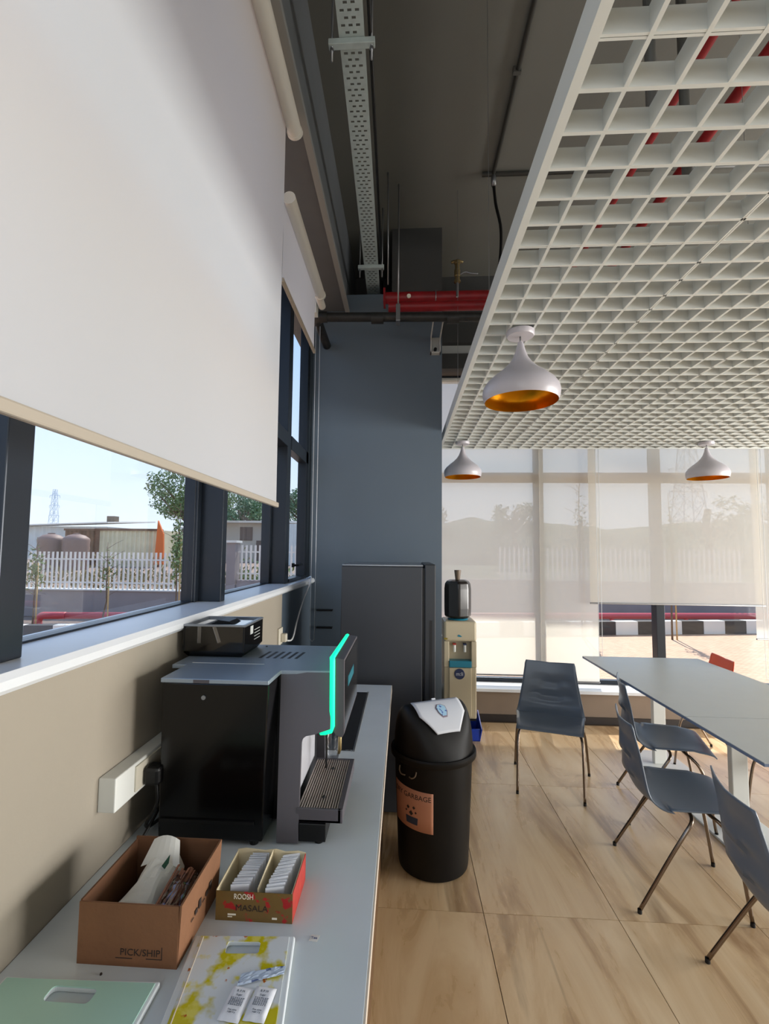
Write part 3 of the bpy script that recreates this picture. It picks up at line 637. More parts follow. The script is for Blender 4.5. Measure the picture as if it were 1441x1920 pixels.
for k in range(4): box(x1+.0005, y0+.10, z1-.030-k*.011, x1+.0012, y0+.165, z1-.0275-k*.011).build('printed_line', 'greywhite', hp)

# things behind the machine on the counter
def crumple(cx, cy, cz, sx, sy, sz, m, name, parent=None, seed=1, nu=28, nv=16, k=.32, smooth=False):
    mb = MB()
    def fn(u, v):
        a = 2*PI*u; b = PI*v-PI/2; d = Vector((math.cos(a)*math.cos(b), math.sin(a)*math.cos(b), math.sin(b)))
        r = 1+k*noise.noise(d*2.2+Vector((seed*7.3, seed, 0)))+k*.5*noise.noise(d*6+Vector((0, seed*3.1, 0)))
        p = Vector((cx+d.x*sx*r, cy+d.y*sy*r, cz+max(d.z*sz*r, -sz*.9))); return p
    mb.grid(fn, nu, nv); return mb.build(name, m, parent, smooth=smooth)
tag(crumple(-.345, 2.03, .877, .05, .06, .078, 'paper', 'plastic_bag', seed=3), 'crumpled white plastic bag seen through the coffee machine opening', 'bag')
cup = thing('plastic_cup', 'clear plastic cup standing behind the coffee machine nozzle', 'cup', (-.266, 1.885, .8))
MB().lathe([(.024, .002), (.034, .085)], (-.266, 1.885, .8), 20, caps=False).build('cup_wall', 'film', cup, smooth=True)
MB().lathe([(0, .0), (.024, .0), (.024, .003), (0, .003)], (-.266, 1.885, .8), 20).build('cup_base', 'film', cup)

# ============================================================ SOCKETS & CABLES ON THE LEFT WALL
ps = thing('socket_trunking', 'white wall socket box with a black plug behind the coffee machine', 'socket', (-.725, 1.4, .94))
box(-.7499, 1.185, .945, -.705, 1.75, 1.028).build('box_body', 'white', ps, bevel=.003)
for y in (1.27, 1.45): box(-.705, y, .955, -.700, y+.15, 1.02).build('socket_plate', 'socket', ps, bevel=.001)
pg = MB().box(-.700, 1.30, .955, -.655, 1.345, 1.005).build('plug', 'black', ps, bevel=.010)
MB().tube(smoothpath([(-.672, 1.322, .958), (-.668, 1.322, .90), (-.70, 1.33, .84), (-.705, 1.40, .812), (-.69, 1.6, .812)]), .005, 8).build('power_cord', 'black', pg, smooth=True)
MB().tube(smoothpath([(-.69, 1.48, .95), (-.685, 1.45, .93), (-.68, 1.36, .87), (-.70, 1.30, .81)]), .004, 8).build('power_cord', 'black', ps, smooth=True)
ws = thing('wall_socket', 'ivory wall socket at the edge of the blue-grey wall section', 'socket', (-.75, 2.93, 1.02))
box(-.7499, 2.875, 1.02, -.738, 2.96, 1.12).build('socket_plate', 'socket', ws, bevel=.003)
MB().box(-.738, 2.91, 1.035, -.705, 2.95, 1.085).build('plug', 'socket', ws, bevel=.006)
tag(MB().tube(smoothpath([(-.705, 2.94, 1.04), (-.69, 3.02, 1.04), (-.70, 3.18, 1.12), (-.715, 3.42, 1.22), (-.715, 3.66, 1.33), (-.722, 3.76, 1.385), (-.76, 3.82, 1.372), (-.78, 3.86, 1.3665)]), .0052, 8).build('white_cable', 'cord', smooth=True), 'white cable curving from the wall socket up to the window sill', 'cable')
for z, l in ((1.10, 'upper thin black rail on the grey column behind the refrigerator'), (.96, 'lower thin black rail on the grey column behind the refrigerator')):
    tag(box(-.70, 3.90, z, -.57, 3.949, z+.012).build('wall_rail', 'black'), l, 'rail', 'black rails on the column')

# ============================================================ CARDBOARD BOX
cbx = thing('cardboard_box', 'open brown cardboard box with stirrers and a paper bag on the counter', 'box', (-.522, 1.04, .8))
bx0, bx1, by0, by1, bz = -.622, -.424, .942, 1.145, .915
box(bx0, by0, .8, bx1, by0+.004, bz-.002).build('front_panel', ['card'], cbx)
box(bx0, by1-.004, .8, bx1, by1, bz+.006).build('back_panel', 'cardin', cbx)
box(bx0, by0+.004, .8, bx0+.004, by1-.004, bz).build('side_panel', 'cardin', cbx)
MB().add([(bx1-.004, by0+.002, .8), (bx1, by0+.002, .8), (bx1, by1, .8), (bx1-.004, by1, .8), (bx1+.002, by0, bz), (bx1+.006, by0, bz), (bx1+.006, by1, bz+.006), (bx1+.002, by1, bz+.006)],
         [(0, 3, 2, 1), (4, 5, 6, 7), (0, 1, 5, 4), (1, 2, 6, 5), (2, 3, 7, 6), (3, 0, 4, 7)]).build('side_panel', 'card', cbx)
box(bx0+.004, by0+.004, .8005, bx1-.004, by1-.004, .805).build('bottom_panel', 'cardin', cbx)
t_ = text_mb('PICK/SHIP', .0175, .0002, 1.05); t_.xf(frame_mtx((-.497, by0-.0004, .826), (1, 0, 0), (0, 0, 1))); t_.build('lettering', 'ink', cbx)
for q_ in ((-.455, .815, -.4535, .838), (-.485, .815, -.455, .8165), (-.545, .8145, -.512, .816)): box(q_[0], by0-.0004, q_[1], q_[2], by0, q_[3]).build('printed_line', 'ink', cbx)
for k in range(6):
    y = .99+k*.018; box(bx1+.0045, y, .85-k*.0, bx1+.0052, y+.012, .852+.014*((k*7) % 3)/2).build('printed_mark', 'ink', cbx)
pb = thing('paper_bag', 'white paper bag with a green leaf mark inside the cardboard box', 'bag', (-.54, 1.05, .806))
def bagfn(u, v):
    y = .958+.165*v; zt = .862+.044*min(1, v*1.25)**.8; xw = .060-.026*v+.006*math.sin(v*9)
    x = -.545+.012*v+xw*(2*u-1); z = zt*1-.035*abs(2*u-1)**3+.006*noise.noise(Vector((u*5, v*7, 1)))
    return (x, y, z)
MB().grid(bagfn, 14, 22).build('bag_sheet', 'paper', pb, solid=.001)
def bagflap(u, v):
    x = -.535+(.044-.014*v)*(2*u-1); return (x, 1.085+.03*v, .900+.042*v-.010*abs(2*u-1)**2)
MB().grid(bagflap, 6, 5).build('bag_flap', 'paper', pb, solid=.001)
MB().add([(-.520, 1.062, .9085), (-.516, 1.092, .9145), (-.509, 1.072, .9090), (-.510, 1.056, .906)], [(0, 1, 2, 3)]).build('leaf_mark', mat('leaf_green_print', '#12402a', .6), pb, solid=.0008)
crumple(-.545, 1.05, .832, .035, .075, .026, 'paper', 'bag_body', pb, seed=5, k=.15)
sb = thing('stirrer_pack', 'clear plastic pack of brown wooden stirrers inside the cardboard box', 'stirrers', (-.46, 1.02, .806))
random.seed(3)
for k in range(22):
    x = -.490+(k % 8)*.0080; lay = k//8; y0_ = .950+random.uniform(-.004, .006); z = .862+lay*.0065+random.uniform(0, .003)
    MB().box(-.0025, 0, 0, .0025, .125, .0016).xf(Matrix.Translation((x, y0_, z)) @ Matrix.Rotation(random.uniform(-.10, .06), 4, 'Z') @ Matrix.Rotation(.15+random.uniform(-.03, .05), 4, 'X') @ Matrix.Rotation(random.uniform(-.8, .8), 4, 'Y')).build('stirrer', 'stirrer', sb)
crumple(-.462, 1.030, .872, .028, .062, .028, 'film', 'plastic_wrap', sb, seed=9, nu=26, nv=16, k=.28)
# ============================================================ MASALA BOX
mbx = thing('printed_box', 'small olive ROOSH MASALA box cut open and filled with tea sachets', 'box', (-.315, 1.135, .8))
ax0, ax1, ay0, ay1, az = -.399, -.231, 1.067, 1.207, .862
box(ax0, ay0, .8, ax1, ay0+.0015, az-.002).build('front_panel', 'masala', mbx)
box(ax1-.0015, ay0+.0015, .8, ax1, ay1, az-.001).build('side_panel', 'redcard', mbx)
box(ax1-.0032, ay0+.0015, .8, ax1-.0016, ay1-.0015, az-.0012).build('inner_lining', 'cream', mbx)
box(ax0, ay0+.0015, .8, ax0+.0015, ay1, az).build('side_panel', 'cream', mbx)
pts = [(ax0, .8), (ax1, .8), (ax1, az), (ax1-.02, az+.004), (ax1-.05, az+.001), (ax1-.075, az+.006), (ax1-.10, az+.002), (ax0+.02, az+.005), (ax0, az+.002)]
MB().prism(pts, 1, ay1-.0015, ay1).build('back_panel', 'cream', mbx)
box(ax0+.002, ay0+.002, .8003, ax1-.004, ay1-.002, .802).build('bottom_panel', 'cream', mbx)
MB().prism([(ay0+.012, .803), (ay1-.004, .803), (ay1-.004, .868), (ay0+.012, .860)], 0, -.312, -.3105).build('divider', 'cream', mbx)
for txt, sz, x, z, m_, sx in (('ROOSH', .0155, -.338, .850, 'whiteink', .82), ('MASALA', .0178, -.320, .827, 'ink', 1.08), ('TEA', .006, -.262, .8225, 'redcard', 1)):
    t_ = text_mb(txt, sz, .0003, sx); t_.xf(frame_mtx((x, ay0-.0004, z), (1, 0, 0), (0, 0, 1))); t_.build('lettering', m_, mbx)
MB().box(-.372, ay0-.0004, .8115, -.354, ay0, .815).box(-.372, ay0-.0004, .8075, -.362, ay0, .8095).box(-.275, ay0-.0004, .807, -.264, ay0, .811).build('print_patch', 'whiteink', mbx)
random.seed(11)
sm = None
def sachets(n, x0, x1, y0, y1, tilt, lab):
    global sm
    for k in range(n):
        t = k/(n-1)
        if sm is None:
            mb = MB().box(-.020, -.0012, 0, .020, .0012, .058); o = mb.build('tea_sachet', 'paperb'); sm = o
            sm.data.transform(Matrix.Translation(sm.location))
        else: o = sm.copy(); COL.objects.link(o)
        o.location = (x0+(x1-x0)*t, y0+(y1-y0)*t, .8035); o.rotation_euler = (-.12+random.uniform(-.05, .05), random.uniform(-.03, .03), tilt+random.uniform(-.05, .05))
        tag(o, lab, 'tea sachet', 'tea sachets in the left row' if lab.find('left') > 0 else 'tea sachets in the right row')
sachets(16, -.353, -.340, 1.082, 1.192, .12, 'white tea sachet standing in the left row inside the printed box')
sachets(18, -.275, -.262, 1.080, 1.194, .30, 'white tea sachet standing in the right row inside the printed box')

# ============================================================ BOARDS & SACHETS
gb = thing('chopping_board', 'mint green chopping board with a handle slot at the lower left', 'chopping board', (-.58, .75, .8))
plate_with_hole([(-.718, .58), (-.440, .58), (-.443, .898), (-.718, .890)], rrect(-.580, .866, .084, .030, .009), .8105, .8125).build('board_face', 'mint', gb)
plate_with_hole([(-.724, .575), (-.433, .575), (-.436, .903), (-.724, .894)], rrect(-.580, .866, .088, .034, .011), .8002, .8105).build('board_rim', 'rim', gb, bevel=.002)
A = math.radians(6.5); O_ = Vector((-.418, 1.010, 0)); ux = Vector((math.cos(A), math.sin(A)*.55, 0)).normalized(); uy = Vector((math.sin(A), -math.cos(A), 0))
def yb(u, v): p = O_+ux*u+uy*v; return (p.x, p.y)
yo = thing('chopping_board', 'white chopping board printed with yellow flowers on the counter', 'chopping board', (-.31, .85, .8))
hole = [yb(*p) for p in rrect(.104, .030, .066, .030, .006)]
hole2 = [yb(*p) for p in rrect(.104, .030, .069, .033, .008)]
oin = [yb(.012, .003), yb(.192, .003), yb(.192, .32), yb(.012, .32)]
oout = [yb(0, 0), yb(.204, 0), yb(.204, .33), yb(0, .33)]
plate_with_hole(oin, hole, .8105, .812).build('board_face', 'floral', yo)
plate_with_hole(oout, hole2, .8002, .8105).build('board_rim', 'rim', yo, bevel=.003)
MB().tube([(*yb(.018, .005), .812), (*yb(.018, .31), .812)], .0012, 6).build('tan_groove', 'counteredge', yo)
def sachet_flat(u, v, rot, lab, seed):
    p = yb(u, v); t = thing('sugar_sachet', lab, 'sachet', (p[0], p[1], .8125))
    R = Matrix.Translation((p[0], p[1], .813)) @ Matrix.Rotation(rot, 4, 'Z')
    def fn(a, b):
        e = min(a, 1-a, b, 1-b)*8; h = .004*min(1, e)+.0007*noise.noise(Vector((a*4, b*4, seed)))
        return R @ Vector(((a-.5)*.038, (b-.5)*.064, h))
    MB().grid(fn, 12, 16).build('sachet_paper', 'paperb', t, smooth=True)
    tm_ = MB(); random.seed(seed)
    for txt, sz, yy in (('R P M', .006, .0195), ('Sugar', .005, .0125), ('Fine white', .0038, -.015), ('sugar 5 g', .0038, -.019)):
        q_ = text_mb(txt, sz, .0001); q_.xf(R @ Matrix.Translation((0, yy, .0046))); tm_.add(q_.v, q_.f)
    for k in range(6): 
        for c_ in range(7): q_ = box(-.012+c_*.0036, .006-k*.0026, .0046, -.012+c_*.0036+random.uniform(.0016, .003), .0072-k*.0026, .0048).xf(R); tm_.add(q_.v, q_.f)
    tm_.build('printed_text', mat('slate_ink', '#566070', .6) if 'slate_ink' not in bpy.data.materials else bpy.data.materials['slate_ink'], t)
sachet_flat(.118, .150, -.22+A, 'left one of two white sugar sachets on the yellow floral board', 4)
sachet_flat(.160, .150, -.20+A, 'right one of two white sugar sachets on the yellow floral board', 9)
p = yb(.146, .104)
def wrap(a, b):
    return (p[0]-.032+.078*a, p[1]-.016+.030*a+.026*b*(1-.3*a), .8135+.004*abs(noise.noise(Vector((a*6, b*5, 2))))+.001)
tag(MB().grid(wrap, 16, 8).build('torn_wrapper', splotch('blue_grey_wrapper', '#b9c8dc', [('#56648c', 60, .58, .64, 1)], .4), solid=.0006), 'torn blue-grey wrapper on the yellow floral board above the sachets', 'wrapper')
sc = thing('paper_scrap', 'tiny torn paper scrap with writing on the bare counter', 'paper scrap', (-.177, 1.035, .8003))
MB().add([(-.187, 1.026, .8006), (-.170, 1.024, .8006), (-.166, 1.040, .8016), (-.184, 1.042, .8008)], [(0, 1, 2, 3)]).build('scrap_paper', 'paper', sc, solid=.0004)
t_ = text_mb('Tea', .009, .0001); t_.xf(frame_mtx((-.177, 1.033, .8016), (1, 0, 0), (0, 1, 0))); t_.build('handwriting', mat('blue_ink', '#3a4a80', .6), sc)
tag(MB().lathe([(.0025, 0), (.002, .0025), (0, .003)], (-.56, .922, .8), 8).build('coffee_bean', 'ink'), 'dark crumb in front of the cardboard box', 'crumb')

# ============================================================ BIN
bc = (.167, 2.60)
bn = thing('garbage_bin', 'tall black round bin with a white swing flap and DRY GARBAGE label', 'bin', (*bc, 0))
MB().lathe([(0, 0), (.165, 0), (.176, .008), (.180, .03), (.200, .52), (.203, .545), (.216, .546), (.221, .552), (.222, .574), (.216, .582), (.198, .578), (.196, .54), (.176, .04), (0, .035)], (*bc, 0), 56).build('bin_body', 'binb', bn, smooth='auto')
LR = .204; LA = math.radians(26)
lu = Vector((math.cos(LA), math.sin(LA), 0)); lv = Vector((math.sin(LA), -math.cos(LA), 0))      # lv: flap direction
def lidz(u, v):
    r = math.hypot(u, v)/LR; a = min(1, abs(v)/LR); b = min(1, r)
    return .574+.232*max(0, 1-a**1.7)**.75*max(0, 1-b**14)**.55
def lidp(u, v, off=0):
    return Vector((bc[0], bc[1], 0))+lu*u+lv*v+Vector((0, 0, lidz(u, v)+off))
def lidfn(i, j):
    r = LR*(1-(1-j)**2.2) if j < 1 else LR; a = 2*PI*i; return lidp(r*math.cos(a), r*math.sin(a))
MB().grid(lidfn, 72, 26).build('lid', 'binb', bn, smooth=True)
def flapfn(i, j):
    v = .150*j**.8; w = .138-.012*j-.062*max(0, j-.5)/.5; return lidp(w*(2*i-1), v)+lv*(.006)+Vector((0, 0, .007))
fp = MB().grid(flapfn, 16, 16).build('swing_flap', 'flap', bn, smooth=True, solid=.004)
def stick(r_, m_, nm, h):
    pts_ = []
    for k in range(8):
        a = 2*PI*k/8+.3; rr_ = r_*(1+.12*((k*5) % 3)/2); pts_.append(lidp(.004+rr_*math.cos(a), .070+rr_*math.sin(a)*1.1)+lv*h+Vector((0, 0, h+.001)))
    c_ = lidp(.004, .070)+lv*h+Vector((0, 0, h+.001))
    MB().add([c_]+pts_, [(0, k+1, (k+1) % 8+1) for k in range(8)]).build(nm, m_, fp)
stick(.030, mat('sticker_border', '#8d7f8c', .5), 'sticker_border', .0085); stick(.025, splotch('sticker_print', '#9fc4da', [('#4a62a8', 60, .55, .6, 2)], .4), 'sticker', .0105)
MB().tube([lidp(-.01, -.002)+Vector((0, 0, .01)), lidp(.01, -.002)+Vector((0, 0, .01))], .006, 8).build('hinge_pin', 'flap', bn)
def cyl(ang, z, off):                     # point on the bin wall, ang from -Y towards +X
    r = .180+(z-.03)*.0408+off; return Vector((bc[0]+r*math.sin(ang), bc[1]-r*math.cos(ang), z))
la0, la1, lz0, lz1 = -1.36, -.06, .245, .437
tilt = -.010
MB().grid(lambda i, j: cyl(la0+(la1-la0)*i, lz0+(lz1-lz0)*j+tilt*i, .0016), 18, 3).build('label_sheet', 'label', bn, smooth=True, solid=.0006)
t_ = text_mb('DRY GARBAGE', .034, .0002, .98)
t_.v = [cyl((la0+la1)/2+.02+p_.x/.192, .402+p_.y+tilt*.5, .0030+p_.z) for p_ in t_.v]; t_.build('lettering', 'ink', bn)
def flat_on_bin(polys, m_, nm):
    for P_ in polys:
        a_, b_, c_, d_ = P_
        def fn(u, v): return cyl((la0+la1)/2+.06+((a_[0]*(1-u)+b_[0]*u)*(1-v)+(d_[0]*(1-u)+c_[0]*u)*v)/.192, .31+(a_[1]*(1-u)+b_[1]*u)*(1-v)+(d_[1]*(1-u)+c_[1]*u)*v, .0036)
        MB().grid(fn, 6, 3).build(nm, m_, bn, solid=.0006)
flat_on_bin([[(-.030, -.045), (.034, -.045), (.037, -.012), (-.033, -.012)]], mat('navy_print', '#2a3346', .6), 'bin_icon')
def dia(x, y, r): return [(x-r, y), (x, y-r), (x+r, y), (x, y+r)]
flat_on_bin([dia(0, .005, .012), dia(-.018, .030, .009), dia(.016, .034, .008), dia(.026, .012, .006), dia(-.030, .012, .006)], 'ink', 'rubbish_icon')
for a0, s in ((-1.02, 1), (-.48, -1)):
    pts = [cyl(a0, .520, .004), cyl(a0+s*.02, .500, .010), cyl(a0+s*.10, .488, .012), cyl(a0+s*.20, .486, .004)]
    MB().tube(smoothpath(pts), .0035, 8).build('handle_clip', 'brownk', bn, smooth=True)

# ============================================================ WATER DISPENSER
wd = thing('water_dispenser', 'ivory water dispenser with a black covered bottle beside the column', 'water dispenser', (.50, 4.38, 0))
wx0, wx1, wy0, wy1, wz0, wz1 = .362, .642, 4.22, 4.52, .165, 1.0
box(wx0, wy0+.02, wz0, wx1, wy1, .60).build('lower_cabinet', 'cream2', wd, bevel=.01)
box(wx0+.045, wy0+.006, wz0+.02, wx1-.045, wy0+.03, .595).build('cabinet_door', 'cream2', wd, bevel=.004)
box(wx0, wy0+.09, .60, wx1, wy1, .82).build('tap_recess', 'cream2', wd, bevel=.004)
for xa, xb in ((wx0, wx0+.045), (wx1-.045, wx1)): box(xa, wy0+.01, .60, xb, wy0+.10, .82).build('side_column', 'cream2', wd, bevel=.006)
box(wx0, wy0+.004, .82, wx1, wy1, .992).build('upper_housing', 'cream2', wd, bevel=.018)
box(wx0+.045, wy0+.0, .60, wx1-.045, wy0+.09, .655).build('drip_shelf', 'turq', wd, bevel=.004)
for x, m_ in ((.455, 'redcard'), (.545, 'blueb')):
    tp_ = MB().tube(smoothpath([(x, wy0+.09, .785), (x, wy0+.05, .785), (x, wy0+.04, .76), (x, wy0+.04, .725)]), [.012]*19, 12).build('tap', 'white', wd, smooth=True)
    box(x-.014, wy0+.028, .785, x+.014, wy0+.075, .798).build('tap_lever', m_, tp_, bevel=.002)
bd = MB().lathe([(.045, 0), (.045, .003), (.042, .005), (0, .005)], (0, 0, 0), 32).xf(Matrix.Translation((.495, wy0+.005, .545)) @ Matrix.Rotation(PI/2, 4, 'X')).build('badge', 'blueb', wd)
t_ = text_mb('m:li', .045, .0004); t_.xf(frame_mtx((.495, wy0-.001, .545), (1, 0, 0), (0, 0, 1))); t_.build('lettering', 'flap', bd)
MB().prism([(.475, .865), (.50, .858), (.518, .862), (.505, .872), (.488, .880)], 1, wy0+.0025, wy0+.0045).build('logo_mark', 'turq', wd)
box(wx0-.001, wy0+.002, .835, wx0+.03, wy0+.006, .850).build('yellow_sticker', mat('yellow_sticker', '#8d7a1c', .5), wd)
for x, y in ((wx0+.02, wy0+.05), (wx0+.02, wy1-.02), (wx1-.02, wy1-.08), (wx1-.02, wy1-.02)): box(x-.01, y-.01, 0, x+.01, y+.01, wz0).build('stand_leg', 'black', wd)
box(wx0+.005, wy0+.035, wz0-.02, wx1-.005, wy1-.005, wz0).build('stand_frame', 'black', wd)
box(wx0+.03, wy1-.034, .02, wx1-.03, wy1-.02, wz0).build('stand_back', 'black', wd)
bt = thing('water_bottle', 'black covered water bottle standing upside down on the dispenser', 'bottle', (.495, 4.36, .995))
MB().lathe([(.088, 0), (.092, .006), (.088, .012)], (.495, 4.36, .992), 32).build('collar', 'turq', bt, smooth='auto')
MB().lathe([(.07, .012), (.110, .018), (.120, .035), (.122, .10), (.122, .27), (.116, .315), (.100, .338), (.070, .350), (0, .352)], (.495, 4.36, .995), 8).build('bottle_cover', 'jar', bt, bevel=.012)
MB().lathe([(.020, 0), (.022, .01), (.030, .075), (.030, .085), (0, .085)], (.495, 4.36, 1.345), 20).build('cloth_neck', 'brownk', bt, smooth='auto')
tb = thing('plastic_tub', 'small blue plastic tub under the water dispenser', 'tub', (.55, 4.3, 0))
MB().box(.43, 4.19, .0, .662, 4.196, .10).box(.43, 4.40, 0, .662, 4.406, .12).box(.43, 4.19, 0, .436, 4.40, .10).build('tub_wall', 'tubblue', tb, bevel=.002)
MB().add([(.655, 4.19, 0), (.662, 4.19, 0), (.662, 4.405, 0), (.655, 4.405, 0), (.672, 4.18, .10), (.680, 4.18, .10), (.680, 4.41, .19), (.672, 4.41, .19)], [(0, 3, 2, 1), (4, 5, 6, 7), (0, 1, 5, 4), (1, 2, 6, 5), (2, 3, 7, 6), (3, 0, 4, 7)]).build('tub_side', 'tubblue', tb)
box(.43, 4.19, .0, .662, 4.406, .006).build('tub_floor', 'tubblue', tb)

# ============================================================ TABLES
def dining_table(x0, x1, y0, y1, posts, label):
    t = thing('dining_table', label, 'table', ((x0+x1)/2, (y0+y1)/2, 0), 'dining tables')
    box(x0+.001, y0, .738, x1-.001, y1, .741).build('table_surface', 'table', t)
    box(x0, y0, .724, x1, y1, .738).build('tabletop', 'tableedge', t, bevel=.002)
    for px, py in posts:
        lg = box(px-.045, py-.02, .012, px+.045, py+.02, .70).build('leg', 'white', t, bevel=.004)
        box(px-.18, py-.24, 0, px+.18, py+.24, .012).build('foot_plate', 'white', lg, bevel=.003)
    box((x0+x1)/2-.03, y0+.15, .695, (x0+x1)/2+.03, y1-.15, .724).build('support_rail', 'white', t)
    return t
dining_table(1.495, 2.42, 2.682, 4.13, [(1.955, 3.86), (1.955, 2.99)], 'pale grey dining table by the back window with the orange chair beside it')
dining_table(1.495, 2.42, 2.125, 2.677, [(2.05, 2.40)], 'second pale grey table joined to the near end of the first')

# ============================================================ CHAIRS
def chair(px, py, rot, m_, label, group='moulded shell chairs'):
    t = thing('dining_chair', label, 'chair', (0, 0, 0), group)
    prof = smoothpath([(.215, .424), (.195, .436), (.13, .442), (.0, .436), (-.10, .434), (-.165, .442), (-.205, .470), (-.222, .51), (-.232, .58), (-.243, .66), (-.255, .72), (-.268, .775)], 4)
    L = [0]
    for a, b in zip(prof[:-1], prof[1:]): L.append(L[-1]+(b-a).length)
    keys = [(0, .205), (.10, .212), (.30, .222), (.42, .232), (.50, .232), (.60, .222), (.80, .195), (.97, .178), (1, .170)]
    def wid(s):
        for (a, wa), (b, wb) in zip(keys[:-1], keys[1:]):
            if s <= b+1e-9: return wa+(wb-wa)*(s-a)/(b-a)
        return keys[-1][1]
    nprof = len(prof); NV = 20
    def fn(i, j):
        k = round(i*(nprof-1)); p = prof[k]; s = L[k]/L[-1]; w = wid(s); y = w*(2*j-1)
        dx = dz = 0; b_ = max(0, (s-.45)/.55)
        e = abs(2*j-1)
        cup_ = .030*e*e*(1 if s < .45 else 1)
        if s < .45: dz = cup_*.4 if s > .12 else cup_*.2*s/.12
        else:
            dx = .030*e*e*(1-.3*b_)                                # wraps forward at the sides
            if s > .96: dz = .010*e
            for c0 in (.56, .69, .82):                        # chevron creases
                d = (s-c0+.045*(1-e))
                if 0 < d < .11 and e < .75: dx -= .027*(1-d/.11)*(1-e/.75)**.5
        return (p.x+dx, y, p[1]+dz if len(p) < 3 else p.y+dz)
    # prof is 2D packed as Vector((x,z)); rebuild with explicit z
    def fn2(i, j):
        k = round(i*(nprof-1)); q_ = fn(i, j); return (q_[0], q_[1], q_[2])
    sh = MB().grid(fn2, nprof-1, NV); split = int((nprof-1)*.43)
    o = sh.build('seat_shell', m_, t, smooth=True); k_ = o.modifiers.new('s', 'SOLIDIFY'); k_.thickness = .006; k_.offset = -1
    for s in (-1, 1):
        f1 = MB().tube(smoothpath([(.06, s*.09, .418), (.075, s*.15, .412), (.10, s*.185, .398), (.135, s*.20, .355), (.165, s*.203, .26), (.20, s*.205, .012)], 5), .0085, 12).build('leg', 'chrome', t, smooth=True)
        MB().lathe([(.0095, 0), (.0095, .018)], (.2, s*.205, 0), 10).build('rubber_foot', 'foot', f1)
        f2 = MB().tube(smoothpath([(-.02, s*.09, .418), (-.01, s*.16, .412), (-.02, s*.205, .395), (-.055, s*.222, .345), (-.12, s*.235, .24), (-.25, s*.255, .012)], 5), .0085, 12).build('leg', 'chrome', t, smooth=True)
        MB().lathe([(.0095, 0), (.0095, .018)], (-.25, s*.255, 0), 10).build('rubber_foot', 'foot', f2)
    MB().tube([(.06, -.09, .418), (.06, .09, .418)], .0085, 10).build('cross_tube', 'chrome', t, smooth=True)
    MB().tube([(-.02, -.09, .418), (-.02, .09, .418)], .0085, 10).build('cross_tube', 'chrome', t, smooth=True)
    MB().tube([(.19, -.20, .10), (.19, .20, .10)], .0035, 8).build('stretcher', 'chrome', t) if False else None
    t.location = (px, py, 0); t.rotation_euler = (0, 0, rot)
    return t
def from_rear(fx, fy, deg, side):
    """chair position from its rear foot (side +1: its left foot) and heading"""
    a = math.radians(deg); fwd = Vector((math.cos(a), math.sin(a))); lat = Vector((-math.sin(a), math.cos(a)))
    mid = Vector((fx, fy))-lat*.255*side; c = mid+fwd*.25; return c.x, c.y, a
c = (.966+.2*.30, 3.272+.2*.954)
chair(c[0], c[1], math.radians(-107.5), 'shell', 'grey shell chair facing the camera with its back to the blinds')
chair(*from_rear(1.493, 3.507, -17, 1), 'shell', 'grey shell chair tucked furthest under the left side of the table')
chair(*from_rear(1.170, 2.806, -12, 1), 'shell', 'grey shell chair with its back to the left, second from the camera')
chair(*from_rear(1.204, 2.061, -12, 1), 'shell', 'grey shell chair nearest the camera, cut by the right edge')
chair(*from_rear(2.50, 3.74, 180-8, 1), 'orange', 'bright orange shell chair on the far side of the table')
chair(2.30, 2.95, math.radians(176), 'shell', 'grey shell chair beyond the table, only its legs showing')

# ============================================================ OUTDOORS
GZ0 = -.28
g = thing('ground', None, None, (0, 30, GZ0), kind='structure')
box(-60, 5.0, GZ0-.3, 60, 160, GZ0-.01).build('dusty_ground', 'soil', g)
box(-60, -30, GZ0-.3, -1.0, 5.0, GZ0-.01).build('dusty_ground', 'soil', g)
MB().prism([(-60, -20), (-1.02, -20), (-1.02, 5.06), (14, 5.06), (14, 12.9), (8.4, 12.0), (-7.1, 9.35), (-60, 3.0)], 2, GZ0-.02, GZ0).build('paved_yard', 'paver', g)
def kp(x): return 9.35+(x+7.1)*(12.0-9.35)/(8.4+7.1)
kt = thing('kerb', 'black and white painted kerb along the paved yard', 'kerb', (0, kp(0), GZ0))
ang = math.atan2(12.0-9.35, 15.5); n = 0; x = -13.0
while x < 13.5:
    mb = MB().box(.004, 0, 0, .546, .20, .30).xf(Matrix.Translation((x, kp(x), GZ0)) @ Matrix.Rotation(ang, 4, 'Z'))
    mb.build('kerb_block', 'kw' if n % 2 else 'kb', kt); n += 1; x += .55*math.cos(ang)
def wp(x): return kp(x)+2.1
bw = thing('boundary_wall', 'low grey boundary wall carrying the white picket fence', 'wall', (0, 12.6, GZ0))
box(-16, 12.5, GZ0, -4.55, 12.75, .44).build('wall_body', 'wallg', bw); box(-16, 12.46, .44, -4.55, 12.79, .47).build('coping', 'kw', bw)
box(-4.66, 12.42, GZ0, -4.42, 12.80, 1.78).build('pillar', 'wallg', bw); box(-4.70, 12.38, 1.76, -4.38, 12.84, 1.82).build('pillar_cap', 'kw', bw)
box(.3, 14.4, GZ0, 13, 14.65, .77).build('wall_body', 'wallg', bw); box(-4.4, 12.5, GZ0, -.9, 12.75, .77).build('wall_body', 'wallg', bw)
fe = thing('picket_fence', 'white picket fence on top of the grey boundary wall', 'fence', (0, 12.6, .47))
pm = None
def picket(x, z0, h, yy=12.6):
    global pm
    if pm is None:
        mb = box(-.024, -.012, 0, .024, .012, 1.0); pm = bpy.data.meshes.new('picket'); pm.from_pydata(mb.v, [], mb.f); pm.materials.append(M['picket'])
    o = bpy.data.objects.new('picket', pm); COL.objects.link(o); o.parent = fe; o.location = Vector((x, yy, z0))-fe.location; o.scale = (1, 1, h)
x = -11.6
while x < -4.7: picket(x, .47, 1.0); x += .1265
